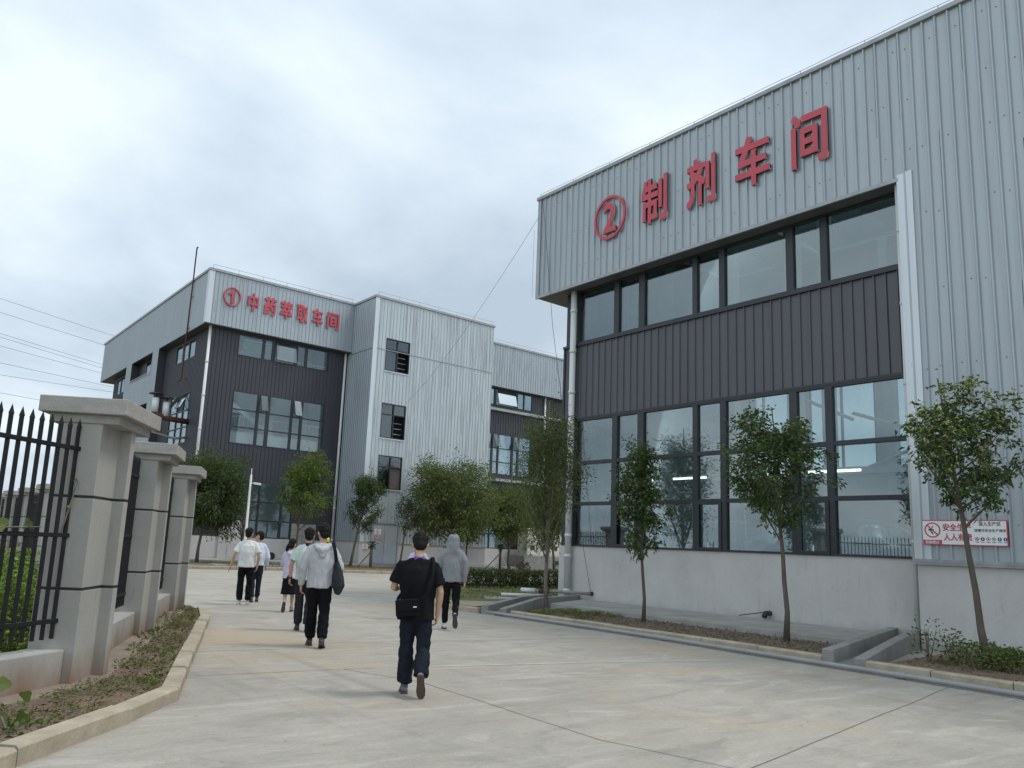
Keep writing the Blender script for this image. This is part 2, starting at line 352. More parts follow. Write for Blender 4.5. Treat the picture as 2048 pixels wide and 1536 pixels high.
def put_text(mb, body, fmap, u0, u1, z0, z1, d0, d1, bold=0., keep=False):
    """letters fitted into the rectangle u0..u1 x z0..z1 of a facade, from depth d0 to d1"""
    vs, fs = text_mesh(body, bold)
    a = np.array(vs); lo, hi = a.min(0), a.max(0)
    out = []
    for x, y, z in vs:
        u = u0 + (u1-u0)*(x-lo[0])/(hi[0]-lo[0]); zz = z0 + (z1-z0)*(y-lo[1])/(hi[1]-lo[1])
        d = d0 + (d1-d0)*(z-lo[2])/max(1e-6, hi[2]-lo[2])
        out.append(fmap(u, zz, d))
    return mb.add(out, fs)
def ring_shape(mb, fmap, uc, zc, ru, rz, w, d0, d1, n=40):
    vs = []; fs = []
    for k in range(n):
        t = 2*math.pi*k/n
        for r, d in ((1, d0), (1, d1), (1-w, d1), (1-w, d0)):
            vs.append(fmap(uc+ru*r*math.cos(t), zc+rz*r*math.sin(t), d))
    for k in range(n):
        a, b = 4*k, 4*((k+1) % n)
        for j in range(4): fs.append((a+j, b+j, b+(j+1) % 4, a+(j+1) % 4))
    return mb.add(vs, fs)
def disc_shape(mb, fmap, uc, zc, r, d0, d1, n=24):
    vs = [fmap(uc+r*math.cos(2*math.pi*k/n), zc+r*math.sin(2*math.pi*k/n), d) for d in (d0, d1) for k in range(n)]
    return mb.add(vs, [tuple(range(n)), tuple(range(n, 2*n))] + [(k, (k+1) % n, n+(k+1) % n, n+k) for k in range(n)])
def fbox(mb, fmap, u0, u1, z0, z1, d0, d1):
    vs = [fmap(u, z, d) for d in (d0, d1) for u, z in ((u0, z0), (u1, z0), (u1, z1), (u0, z1))]
    return mb.add(vs, [(0, 3, 2, 1), (4, 5, 6, 7), (0, 1, 5, 4), (1, 2, 6, 5), (2, 3, 7, 6), (3, 0, 4, 7)])
def fbar(mb, fmap, ua, za, ub, zb, w, d0, d1):
    n = Vector((-(zb-za), ub-ua)); n.normalize(); n *= w/2
    q = [(ua+n.x, za+n.y), (ua-n.x, za-n.y), (ub-n.x, zb-n.y), (ub+n.x, zb+n.y)]
    vs = [fmap(u, z, d) for d in (d0, d1) for u, z in q]
    return mb.add(vs, [(0, 3, 2, 1), (4, 5, 6, 7), (0, 1, 5, 4), (1, 2, 6, 5), (2, 3, 7, 6), (3, 0, 4, 7)])
def clad(fmap, u0, u1, z0, z1, holes=(), pitch=.25, rib=.03, wb=.055, wt=.025, phase=0.):
    """profiled sheet with raised vertical ribs and rectangular openings"""
    prof = {}
    k = math.floor((u0-phase)/pitch)
    while phase + k*pitch < u1:
        s = phase + k*pitch
        for q, d in ((0, 0), ((wb-wt)/2, rib), ((wb+wt)/2, rib), (wb, 0)): prof[round(s+q, 5)] = d
        k += 1
    ks = sorted(prof)
    def depth(u):
        import bisect
        i = bisect.bisect_left(ks, u)
        if i < len(ks) and abs(ks[i]-u) < 1e-6: return prof[ks[i]]
        if i == 0 or i == len(ks): return 0
        a, b = ks[i-1], ks[i]; return prof[a] + (prof[b]-prof[a])*(u-a)/(b-a)
    br = {u0, u1} | {x for x in ks if u0 < x < u1}
    for h in holes:
        for x in h[:2]:
            if u0 < x < u1: br.add(x)
    br = sorted(br); mb = MB()
    for a, b in zip(br, br[1:]):
        if b-a < 1e-6: continue
        iv = [(z0, z1)]; mid = (a+b)/2
        for h in holes:
            if h[0] < mid < h[1]:
                nv = []
                for p, q in iv:
                    if h[3] <= p or h[2] >= q: nv.append((p, q)); continue
                    if h[2] > p: nv.append((p, h[2]))
                    if h[3] < q: nv.append((h[3], q))
                iv = nv
        da, db = depth(a), depth(b)
        for p, q in iv:
            mb.add([fmap(a, p, da), fmap(b, p, db), fmap(b, q, db), fmap(a, q, da)], [(0, 1, 2, 3)])
    return mb
def window(fmap, u0, u1, z0, z1, cols, rows, parent, gm='glass', name='window', fd=.03, bd=-.06, border=.05, glass_d=-.02, label=None, skip=()):
    """cols / rows: (a,b) bars between panes; frame mesh with every pane as its child"""
    f = MB()
    ue = [u0+border] + [x for c in cols for x in c] + [u1-border]
    ze = [z0+border] + [x for r in rows for x in r] + [z1-border]
    fbox(f, fmap, u0, u1, z0, z0+border, bd, fd); fbox(f, fmap, u0, u1, z1-border, z1, bd, fd)
    fbox(f, fmap, u0, u0+border, z0+border, z1-border, bd, fd); fbox(f, fmap, u1-border, u1, z0+border, z1-border, bd, fd)
    for a, b in cols: fbox(f, fmap, a, b, z0+border, z1-border, bd, fd)
    for i in range(0, len(ue), 2):
        for a, b in rows: fbox(f, fmap, ue[i], ue[i+1], a, b, bd, fd-.006)
    fo = f.build(name, 'frame', parent, label=label)
    for i in range(0, len(ue), 2):
        for j in range(0, len(ze), 2):
            if (i//2, j//2) in skip: continue
            g = MB(); fbox(g, fmap, ue[i]-.01, ue[i+1]+.01, ze[j]-.01, ze[j+1]+.01, glass_d-.006, glass_d+.006)
            g.build('pane', gm, fo)
    return fo
def sash(fmap, u0, u1, z0, z1, out, parent, gm='sash'):
    """a top-hung sash pushed open at its foot"""
    q = [(u0, z1, .04), (u1, z1, .04), (u1, z0+.03, out), (u0, z0+.03, out)]
    V = [Vector(fmap(*a)) for a in q]; fr = MB()
    for i in range(4): fr.tube([V[i], V[(i+1) % 4]], .022, 4)
    o = fr.build('sash', 'frame', parent)
    g = MB().add(V, [(0, 1, 2, 3)]); g.build('pane', gm, o)
    return o
# ================================================================ SETTING: ground, road, beds
g = MB().add([(-2500, -2500, -.06), (2500, -2500, -.06), (2500, 2500, -.06), (-2500, 2500, -.06)], [(0, 1, 2, 3)])
struct(g, 'ground', 'lawn', recalc=False)
def sheet(name, poly, z, m, res=None, amp=0, seed=0):
    """flat or gently lumpy sheet over a polygon"""
    bm = bmesh.new(); vs = [bm.verts.new((x, y, z)) for x, y in poly]; bm.faces.new(vs)
    bmesh.ops.triangulate(bm, faces=bm.faces)
    if res:
        for _ in range(res): bmesh.ops.subdivide_edges(bm, edges=[e for e in bm.edges if e.calc_length() > .22], cuts=1, use_grid_fill=False); bmesh.ops.triangulate(bm, faces=bm.faces)
        for v in bm.verts:
            if amp and not v.is_boundary:
                p = v.co*1.0
                v.co.z += amp*(noise.noise(p*1.7+Vector((seed, 0, 0)))+.6*noise.noise(p*5.1)+.35*noise.noise(p*13))
    bmesh.ops.recalc_face_normals(bm, faces=bm.faces)
    for f in bm.faces:
        if f.normal.z < 0: f.normal_flip()
    me = bpy.data.meshes.new(name); bm.to_mesh(me); bm.free(); me.materials.append(M[m])
    o = bpy.data.objects.new(name, me); COL.objects.link(o); o['kind'] = 'structure'; return o
sheet('road', [(-60, -30), (60, -30), (60, 34.6), (-60, 37.5)], 0, 'road')
sheet('lawn', [(-60, -8), (-3.2, 4.6), (1.55, 8.62), (5.0, 16.4), (4.3, 20), (4.3, 33.4), (-60, 33.4)], .03, 'lawn')
# joints cut in the concrete, laid as hairlines
def strip(mb, pts, w, z):
    for a, b in zip(pts, pts[1:]):
        a, b = Vector((*a, 0)), Vector((*b, 0)); d = (b-a).normalized(); n = Vector((-d.y, d.x, 0))*w/2
        mb.add([(a+n)[:2]+(z,), (a-n)[:2]+(z,), (b-n)[:2]+(z,), (b+n)[:2]+(z,)], [(0, 1, 2, 3)])
def wob(a, b, n, amp, sd):
    rnd = random.Random(sd); a, b = Vector(a), Vector(b); d = (b-a).normalized(); nn = Vector((-d.y, d.x)); out = []
    for i in range(n+1):
        q = a + (b-a)*i/n + nn*(rnd.uniform(-amp, amp) if 0 < i < n else 0); out.append((q.x, q.y))
    return out
j = MB()
strip(j, wob((5.28, 7.7), (5.13, 4.81), 6, .012, 1) + wob((5.13, 4.81), (5.9, 1.5), 6, .012, 2)[1:], .009, .004)
strip(j, wob((5.3, 3.6), (11.6, 4.66), 9, .012, 3), .009, .004)
strip(j, wob((3.15, 9.02), (5.3, 8.8), 5, .01, 4), .011, .004)
strip(j, wob((5.28, 7.7), (4.9, 8.85), 4, .02, 5), .010, .004)
strip(j, wob((4.2, 11.4), (11.5, 10.2), 8, .01, 6), .010, .004)
strip(j, wob((5.3, 15.2), (11.4, 14.2), 8, .01, 7), .008, .004)
strip(j, wob((6.5, 20.5), (11.6, 20.0), 8, .01, 8), .014, .004)
strip(j, wob((5, 27), (30, 27), 8, .01, 9), .009, .004)
struct(j, 'road_joint', 'joint')
j = MB()
strip(j, wob((5.5, 8.75), (8.2, 8.15), 4, .01, 11), .05, .004); strip(j, wob((8.3, 8.15), (11.0, 7.4), 4, .01, 12), .04, .004)
strip(j, wob((3.4, 10.9), (4.9, 10.75), 3, .01, 13), .03, .004)
struct(j, 'road_joint_filler', 'patch')
# kerbs: stone by stone along a line, with a real step
def kerb(name, pts, w, h, m='kerb', stone=1.0, side=1, z0=-.02):
    mb = MB(); rnd = random.Random(len(pts)*7+int(pts[0][0]*10))
    for a, b in zip(pts, pts[1:]):
        a, b = Vector((*a, 0)), Vector((*b, 0)); L = (b-a).length; d = (b-a)/L; n = Vector((-d.y, d.x, 0))*side
        k = max(1, round(L/stone))
        for i in range(k):
            p, q = a + d*(L*i/k+.006), a + d*(L*(i+1)/k-.006); hh = h + rnd.uniform(-.008, .008); o = n*rnd.uniform(-.008, .008)
            ch = .02
            sec = [(0, z0), (0, hh-ch), (ch, hh), (w, hh), (w, z0)]
            vs = [p + o + n*s + Vector((0, 0, z)) for s, z in sec] + [q + o + n*s + Vector((0, 0, z)) for s, z in sec]
            mb.add(vs, [(0, 1, 2, 3, 4), (9, 8, 7, 6, 5)] + [(s, s+5, (s+1) % 5+5, (s+1) % 5) for s in range(5)])
    return struct(mb, name, m)
KL = [(-1.6, 3.3), (.2, 5.1), (1.01, 6.08), (1.94, 7.02), (2.58, 7.78), (3.42, 9.96), (5.14, 14.31), (5.55, 15.6)]
kerb('kerb', KL, .16, .13, side=1)
kerb('kerb', [(12.0, -12), (12.0, 6.05)], .16, .14, side=-1)
kerb('kerb', [(12.0, 6.62), (12.03, 10.0), (12.0, 14.1)], .16, .14, side=-1)
kerb('kerb', [(11.75, 15.0), (11.66, 16.2), (12.0, 17.3), (12.9, 18.8), (14.2, 20.7), (15.6, 22.6), (17, 23.8), (19, 24.5), (60, 24.6)], .16, .13, side=-1)
kerb('kerb', [(60, 33.8), (22.5, 33.8), (19, 34.9), (16, 36.1), (5, 36.4)], .16, .13, side=-1)
# planted beds
sheet('bed_soil', [(-1.75, 3.5), (.1, 5.3), (.92, 6.22), (1.85, 7.16), (2.45, 7.9), (3.29, 10.03), (5.0, 14.4), (5.42, 15.7), (5.35, 16.9), (4.7, 15.6), (3.25, 12.1), (1.9, 8.75), (1.5, 8.15), (.4, 7.25), (-2.6, 4.7)], .10, 'soil', 4, .025, 3)
sheet('bed_soil', [(12.14, 6.75), (14.1, 6.95), (14.15, 14.3), (13.2, 14.2), (12.15, 13.9)], .11, 'soil', 4, .022, 5)
sheet('bed_soil', [(12.14, -12), (15.2, -12), (15.2, 5.6), (14.6, 6.0), (12.15, 5.8)], .11, 'soil', 4, .022, 6)
sheet('bed_soil', [(11.9, 15.2), (11.8, 16.2), (12.14, 17.25), (13.03, 18.72), (14.33, 20.6), (15.72, 22.5), (17.1, 23.68), (19, 24.37), (60, 24.45), (60, 18.2), (17.6, 18.2), (16, 17.3)], .10, 'lawn', 3, .02, 8)
sheet('bed_soil', [(60, 33.95), (22.55, 33.95), (19.05, 35.05), (16.05, 36.25), (5, 36.55), (-20, 36.9), (-20, 80), (14.2, 80), (14.2, 42.0), (60, 41.9)], .10, 'soil', 3, .03, 9)
sheet('sandy_patch', [(11.95, 15.35), (11.86, 16.2), (12.5, 17.2), (13.7, 16.6), (13.0, 15.7)], .128, 'sandy', 3, .015, 2)
# aprons round the buildings
a = MB(); a.prism([(14.3, 7.1), (16.85, 8.0), (16.85, 16.4), (14.3, 15.2)], .02, .20)
struct(a, 'apron', 'apron', bevel=.012)
a = MB(); a.prism([(15.25, -12), (16.34, -12), (16.34, 6.6), (15.25, 5.6)], .02, .19); struct(a, 'apron', 'apron', bevel=.012)
a = MB(); a.prism([(13.6, 41.6), (22.8, 41.6), (22.8, 45.7), (13.6, 45.7)], .02, .22); a.prism([(13.2, 45.7), (14.3, 45.7), (14.3, 72), (13.2, 72)], .02, .22)
a.prism([(22.8, 41.2), (34.4, 41.2), (34.4, 42.4), (22.8, 42.4)], .02, .22); a.prism([(34.4, 44.5), (60, 44.5), (60, 46.4), (34.4, 46.4)], .02, .22)
struct(a, 'apron', 'apron')
a = MB(); a.prism([(22.8, 35.2), (36, 35.2), (36, 36.6), (22.8, 36.6)], .02, .135); a.prism([(13.5, 37.6), (19.5, 37.4), (19.5, 38.3), (13.5, 38.5)], .02, .16); struct(a, 'footpath', 'apron')
a = MB(); a.prism([(14.2, 17.6), (15.6, 17.0), (16.0, 17.5), (14.6, 18.6)], .05, .135); struct(a, 'concrete_slab', 'apron')
# low footing that carries the fence
a = MB(); t_ = Vector((.403, .915)); n_ = Vector((.915, -.403))
def fp(base, s, o): q = Vector(base) + t_*s + n_*o; return (q.x, q.y)
a.prism([fp((1.73, 8.28), -.25, .16), fp((1.73, 8.28), .5, .24), fp((1.73, 8.28), 9.0, .16), fp((1.73, 8.28), 9.0, -.7), fp((1.73, 8.28), -.1, -.7)], -.02, .125)
a.prism([(1.62, 8.0), (1.36, 8.5), (-3.9, 4.3), (-3.6, 3.75)], -.02, .122)
struct(a, 'footing', 'footing', bevel=.02)
# drain channels: two upstand beams with a bed between, running out to the road
def beam(mb, pts, w, z0, z1s):
    P = [Vector(p) for p in pts]; L = []
    for i, p in enumerate(P):
        d = (P[min(i+1, len(P)-1)] - P[max(i-1, 0)]).normalized(); n = Vector((-d.y, d.x))*w/2
        L.append((p+n, p-n))
    for i in range(len(P)-1):
        (a, b), (c, d) = L[i], L[i+1]; za, zb = z1s[i], z1s[i+1]
        mb.add([(a.x, a.y, z0), (b.x, b.y, z0), (d.x, d.y, z0), (c.x, c.y, z0), (a.x, a.y, za), (b.x, b.y, za), (d.x, d.y, zb), (c.x, c.y, zb)],
               [(0, 3, 2, 1), (4, 5, 6, 7), (0, 1, 5, 4), (1, 2, 6, 5), (2, 3, 7, 6), (3, 0, 4, 7)])
def channel(label, pa, pb, zs, zs2, bed):
    t = thing('drain_channel', label, 'drain', (pa[0][0], pa[0][1], 0), 'drain channels between the planted beds')
    m = MB(); beam(m, pa, .17, -.01, zs); m.build('upstand', 'channel', t, bevel=.012)
    m = MB(); beam(m, pb, .17, -.01, zs2); m.build('upstand', 'channel', t, bevel=.012)
    m = MB(); m.prism(bed, -.01, .035); m.build('channel_bed', 'channel', t)
channel('concrete drain channel beside the leaning tree under the safety sign', [(11.98, 6.52), (14.9, 7.25), (16.9, 7.75)], [(11.98, 6.02), (14.3, 6.6), (16.2, 7.1), (16.5, 7.12)], (.24, .30, .32), (.17, .28, .34, .34), [(11.95, 6.05), (14.2, 6.6), (16.3, 7.1), (16.8, 7.7), (14.9, 7.2), (11.95, 6.5)])
channel('concrete drain channel running from the white downpipe to the road', [(11.85, 14.85), (14.4, 16.5), (16.0, 17.05)], [(11.95, 14.3), (14.55, 15.95), (16.7, 16.6)], (.20, .27, .30), (.17, .28, .30), [(11.8, 14.4), (14.5, 16.0), (16.7, 16.65), (16.0, 17.0), (14.4, 16.45), (11.75, 14.8)])

# ================================================================ WORKSHOP 2 (right)
F2 = lambda u, z, d: (16.32-d, u, z)
F2r = lambda u, z, d: (16.82-d, u, z)
b2 = thing('factory_building', 'grey ribbed steel workshop with big glazed front, red number 2 sign and overhanging top band', 'factory', (16.3, 12, 0), 'factory workshops')
hole_r = (2.2, 4.71, 7.4, 9.65)
clad(F2, -12, 18.42, 1.69, 13.0, [(6.99, 18.5, 0, 9.64), hole_r], phase=.08, rib=.042, wb=.07, wt=.03).build('upper_cladding', 'clad', b2, recalc=False)
m = MB(); fbox(m, F2, 6.99, 18.40, 9.66, 12.95, -.46, -.03); fbox(m, F2, -12, 2.2, 1.7, 12.95, -.3, -.03); fbox(m, F2, 4.71, 6.97, 1.7, 12.95, -.46, -.03); fbox(m, F2, 2.2, 4.71, 9.66, 12.95, -.3, -.03); fbox(m, F2, 2.2, 4.71, 1.7, 7.4, -.3, -.03)
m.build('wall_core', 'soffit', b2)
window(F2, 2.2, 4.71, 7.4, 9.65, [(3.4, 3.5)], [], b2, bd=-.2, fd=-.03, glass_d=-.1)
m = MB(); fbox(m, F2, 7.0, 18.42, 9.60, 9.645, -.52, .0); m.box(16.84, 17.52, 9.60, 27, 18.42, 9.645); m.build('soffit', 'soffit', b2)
m = MB(); fbox(m, F2, -12.05, 18.5, 12.985, 13.10, -.30, .075); m.box(16.62, 18.30, 12.985, 27.2, 18.5, 13.10); m.build('roof_edge', 'coping', b2, bevel=.012)
m = MB(); fbox(m, F2, 7.0, 18.44, 9.575, 9.66, -.012, .045); fbox(m, F2, 18.30, 18.45, 9.66, 12.985, -.012, .04); m.build('band_trim', 'coping', b2)
m = MB(); m.box(16.36, 18.38, 9.65, 27, 18.42, 12.98); m.build('end_cladding', 'clad', b2)
ys = [-12, -8, -5.4, -3.5, -.5, 1.5, 4.5, 6.5, 9.4, 11.4, 14.2, 16.0, 18.2, 18.38]  # gaps in the unseen roof take rooflights added to brighten the hall
for a_, b_ in zip(ys[::2], ys[1::2]): m = MB(); m.box(16.85, a_, 12.7, 27.1, b_, 12.95); m.build('roof', 'inner', b2)
for a_, b_ in zip(ys[1::2], ys[2::2]): m = MB(); m.box(18.5, a_, 12.80, 26.5, b_, 12.82); m.build('added_rooflight', 'sash', b2); m = MB(); m.box(16.85, a_, 12.7, 18.5, b_, 12.95); m.build('roof', 'inner', b2); m = MB(); m.box(26.5, a_, 12.7, 27.1, b_, 12.95); m.build('roof', 'inner', b2)
# corner strip and white rainwater pipe at the recess edge
m = MB(); fbox(m, F2, 6.87, 7.03, 1.70, 9.72, -.4, .04); m.build('corner_trim', 'trim', b2, bevel=.008)
m = MB(); fbox(m, F2, 6.72, 6.86, 1.70, 9.74, -.002, .032); m.build('corner_flashing', 'trim', b2)
m = MB(); m.tube([(16.42, 7.085, .2), (16.42, 7.085, 9.58)], .045, 10)
for z in (2.0, 3.6, 5.2, 6.9, 8.5): m.tube([(16.42, 7.085, z), (16.42, 7.085, z+.06)], .055, 10)
m.build('downpipe', 'pvc', b2, smooth=True, label='thin white downpipe at the near edge of the glazed recess')
# base walls
m = MB(); m.box(16.80, 7.0, 0, 17.05, 17.55, 1.70); m.build('base_wall', 'plaster', b2)
m = MB(); m.box(16.30, -12, 0, 16.79, 6.99, 1.64); m.build('base_wall', 'plaster', b2)
m = MB(); fbox(m, F2, -12, 7.02, 1.635, 1.705, -.1, .09); fbox(m, F2, -12, 7.02, 1.60, 1.64, .055, .09); m.build('sill_flashing', 'coping', b2)
# dark ribbed band and corner post
clad(F2r, 7.0, 17.55, 5.55, 7.84, (), phase=.05, rib=.035, wb=.06, wt=.028).build('dark_band', 'dark', b2, recalc=False)
m = MB(); fbox(m, F2r, 7.0, 17.55, 5.50, 5.56, -.1, .06); fbox(m, F2r, 7.0, 17.57, 7.82, 7.90, -.1, .07); fbox(m, F2r, 17.50, 17.57, 5.56, 7.82, -.1, .035); m.build('band_flashing', 'frame', b2)
m = MB(); m.box(16.85, 7.0, 5.55, 17.0, 17.55, 7.82); m.build('band_core', 'frame', b2)
for z0_, z1_ in ((1.70, 5.50), (7.90, 9.60)): m = MB(); m.box(16.83, 16.96, z0_, 17.1, 17.5, z1_); m.build('corner_post', 'frame', b2)
cols = [(8.85, 9.02), (9.70, 9.89), (11.62, 11.79), (12.48, 12.63), (14.28, 14.50), (15.26, 15.45)]
w_lo = window(F2r, 7.0, 16.96, 1.70, 5.50, cols, [(2.90, 3.0), (4.12, 4.22)], b2, gm='glass', name='window_wall', label='three rows of large panes above the base wall', fd=.05, bd=-.08)
window(F2r, 7.0, 16.96, 7.90, 9.60, cols, [], b2, gm='glass', name='window_strip', fd=.05, bd=-.08)
for a_, b_ in ((9.02, 9.70), (11.79, 12.48), (14.50, 15.26)):
    c = MB(); e = .055
    fbox(c, F2r, a_-.03, a_+e, 1.72, 2.92, .05, .075); fbox(c, F2r, b_-e, b_+.03, 1.72, 2.92, .05, .075)
    fbox(c, F2r, a_+e, b_-e, 1.72, 1.72+e+.02, .05, .075); fbox(c, F2r, a_+e, b_-e, 2.92-e, 2.92, .05, .075)
    c.build('casement', 'frame', w_lo)
    c = MB(); fbox(c, F2r, (a_+b_)/2-.012, (a_+b_)/2+.012, 1.79, 1.92, .075, .10); c.build('handle', 'steelw', w_lo)
# inside: floor, columns, far wall with windows, tanks
m = MB(); m.box(16.85, -11.8, .0, 27, 17.45, .3); m.build('inside_floor', 'innerdk', b2)
BK = lambda u, z, d: (27-d, u, z)
hs = [(-9+i*3.1, -6.6+i*3.1, 4.6, 9.0) for i in range(9)]
k = clad(BK, -12, 18.4, 0, 12.7, hs, pitch=2, rib=.0); k.build('rear_wall', 'inner', b2, recalc=False)
for h in hs: window(BK, h[0], h[1], h[2], h[3], [((h[0]+h[1])/2-.04, (h[0]+h[1])/2+.04)], [], b2, gm='sash', fd=.02, bd=-.05)
EW = lambda u, z, d: (u, 17.45+d, z)
m = MB()
for bx in ((17.1, 27, 0, 1.7), (17.1, 27, 5.5, 7.9), (17.1, 17.35, 1.7, 5.5), (21.6, 27, 1.7, 5.5), (17.1, 17.35, 7.9, 9.6), (21.6, 27, 7.9, 9.6)): m.box(bx[0], 17.3, bx[2], bx[1], 17.5, bx[3])
m.build('end_wall', 'inner', b2)
for z0_, z1_, rw_ in ((1.7, 5.5, [(2.9, 3.0), (4.12, 4.22)]), (7.9, 9.6, [])): window(EW, 17.35, 21.6, z0_, z1_, [(18.6, 18.8), (20.1, 20.3)], rw_, b2, gm='sash', fd=.03, bd=-.06)
m = MB(); m.box(16.85, -12, 0, 27, -11.8, 12.7); m.build('end_wall', 'inner', b2)
for x, y in ((17.25, 16.9), (17.6, 15.9), (17.6, 14.2), (18.3, 10.6), (20.4, 8.0), (22.4, 11.9), (22.4, 15.2), (26.6, 6), (26.6, 12)):
    m = MB(); m.box(x-.17, y-.15, .3, x+.17, y+.15, 12.7); m.build('column', 'steelw', b2)
m = MB()
for y0, y1, z0, z1 in ((7, 12, 4.3, 6.2), (12, 7, 4.3, 6.2), (12, 16.6, 6, 8.4)): m.tube([(24, y0, z0), (24, y1, z1)], .06, 6)
m.box(22.3, 7, 4.1, 22.5, 17, 4.3); m.box(18.2, 8, 7.9, 18.4, 17, 8.1); m.build('roof_brace', 'steelw', b2)
m = MB()
for z in (2.55, 3.4):
    m.tube([(19.2, 12.6, z), (19.2, 16.4, z)], .035, 6)
for y in (12.7, 13.4, 14.1, 14.8): m.tube([(19.2, y, .3), (19.2, y, 3.5)], .03, 6)
m.build('inside_rack', 'steelw', b2)
def tank(x, y, r, h, col, nm):
    m = MB(); m.loft([((x, y, .35), r*.94, r*.94), ((x, y, .5), r, r), ((x, y, h), r, r), ((x, y, h+.22*r), r*.8, r*.8), ((x, y, h+.34*r), r*.4, r*.4)], 24); m.tube([(x, y, h), (x, y, h+.6*r)], r*.18, 10)
    m.build(nm, col, b2, smooth=True)
M['tankb'] = mat('blue_tank', (.05, .12, .20), None, 3, .4); M['tankg'] = mat('steel_tank', (.45, .49, .51), None, 3, .35, .5)
tank(18.6, 11.2, .55, 1.75, 'tankb', 'tank'); tank(19.4, 9.35, .95, 1.9, 'tankg', 'tank'); tank(20.8, 13.0, .8, 2.0, 'tankg', 'tank')
m = MB(); m.tube([(17.8, 8.95-1.6*math.cos(t), 1.7+.85*math.sin(t)) for t in np.linspace(.35, 2.6, 14)], .02, 6); m.build('hose', 'steelw', b2)
for x, y in ((19.5, 14.2), (19.5, 9.6), (23.5, 5.2), (23.5, 0)):  # glowing tubes added to brighten the hall; first one follows a bright line
        m = MB(); m.tube([(x, y, 3.87), (x, y+2.9, 3.87)], .03, 8); q = m.build('fill_tube', 'tube', b2); m = MB(); m.box(x-.06, y, 3.91, x+.06, y+2.9, 3.96); m.build('housing', 'steelw', q)
# white downpipe at the far corner
m = MB(); px_, py_ = 16.66, 17.03
m.tube([(px_, py_, .22), (px_, py_, 9.60)], .095, 16)
for z in (.35, 1.35, 1.95, 2.9, 4.35, 5.2, 6.3, 7.6, 8.9): m.tube([(px_, py_, z), (px_, py_, z+.1)], .108, 16)
m.tube([(px_, py_, .22), (px_-.02, py_, .16), (px_-.08, py_, .1)], .095, 14)
m.build('downpipe', 'pvc', b2, smooth=True, label='thick white downpipe at the far corner under the overhanging band')
# sheet laps and fixing screws of the profiled cladding
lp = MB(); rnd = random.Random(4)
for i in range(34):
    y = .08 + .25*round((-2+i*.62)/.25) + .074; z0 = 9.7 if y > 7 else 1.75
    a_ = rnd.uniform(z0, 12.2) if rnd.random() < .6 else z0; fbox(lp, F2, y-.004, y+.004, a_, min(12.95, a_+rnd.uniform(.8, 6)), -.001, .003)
o_ = lp.build('lap_and_rib_shade', 'joint', b2); o_['kind'] = 'stuff'
lp = MB()
for z in (2.35, 3.9, 5.5, 7.1, 8.7, 10.2, 11.4, 12.6):
    for i in range(-20, 74):
        y = .08 + .25*i + .16
        if (y > 6.7 and z < 9.7) or y > 18.3 or rnd.random() < .62 or (2.1 < y < 4.8 and 7.3 < z < 9.7): continue
        q = z+rnd.uniform(-.05, .05); fbox(lp, F2, y-.009, y+.009, q-.009, q+.009, -.001, .012)
o_ = lp.build('fixing_screws', 'joint', b2); o_['kind'] = 'stuff'
# lightning tape on short posts along the roof edge
m = MB()
for i, y in enumerate(np.arange(-11, 18.3, 1.55)): m.tube([(16.36, y, 13.08), (16.36, y, 13.24)], .008, 5)
m.tube([(16.36, y, 13.235+.01*math.sin(y*4)) for y in np.linspace(-11, 18.1, 70)], .007, 5); m.tube([(16.36, 18.1, 13.24), (16.3, 18.38, 13.2), (16.25, 18.40, 12.9)], .007, 5)
m.build('lightning_wire', 'coping', b2)
# sign letters
s2 = thing('wall_sign', 'red raised lettering with circled 2 across the overhanging top band of the right workshop', 'sign', (16.24, 12, 10.6), 'red workshop name signs')
L2 = lambda u, z, d: (16.27-d, -u, z)
def letter(ch, u0, u1, z0, z1, fm, root, depth, bold=.024, nm='character', off=0):
    o = MB(); put_text(o, ch, fm, u0, u1, z0, z1, off+depth-.012, off+depth, bold); q = o.build(nm, 'red', root)
    o = MB(); put_text(o, ch, fm, u0-.012, u1+.012, z0-.012, z1+.012, off, off+depth-.013, bold); o.build('letter_return', 'paleedge', q)
m = MB(); ring_shape(m, L2, -15.19, 11.36, .62, .68, .115, 0, .05); m.build('number_ring', 'red', s2)
letter('2', -15.43, -14.95, 10.90, 11.82, L2, s2, .055, .02, 'number')
for ch, a_, b_ in (('制', -13.96, -13.06), ('剂', -12.40, -11.50), ('车', -10.90, -9.94), ('间', -9.36, -8.47)): letter(ch, a_, b_, 10.68, 12.02, L2, s2, .055)

# ================================================================ WORKSHOP 1 (far left)
P1 = lambda u, z, d: (u, 45.10-d, z); P1r = lambda u, z, d: (u, 45.62-d, z)
PS = lambda u, z, d: (u, 42.33-d, z); PSs = lambda u, z, d: (23.90-d, u, z); PSe = lambda u, z, d: (33.55+d, u, z)
PR = lambda u, z, d: (u, 45.80-d, z); PRr = lambda u, z, d: (u, 46.30-d, z)
PL = lambda u, z, d: (14.19-d, u, z); PLr = lambda u, z, d: (14.74-d, u, z)
b1 = thing('factory_building', 'grey and charcoal steel workshop with red number 1 sign and projecting stair tower', 'factory', (24, 44, 0), 'factory workshops')
T1 = 17.0
clad(P1, 14.19, 23.9, 13.78, T1).build('top_band', 'clad', b1, recalc=False)
clad(PL, 45.10, 71.0, 13.76, T1, [(55.65, 61.0, 12.2, 13.76)]).build('top_band', 'clad', b1, recalc=False)
rowsz = [(12.3, 13.62), (6.95, 10.13), (1.47, 4.78)]
w1 = [(16.45, 22.48, z0, z1) for z0, z1 in rowsz[:2]] + [(16.9, 20.82, 1.47, 4.78)]
clad(P1r, 14.74, 23.9, 1.45, 13.8, w1).build('dark_cladding', 'dark1', b1, recalc=False)
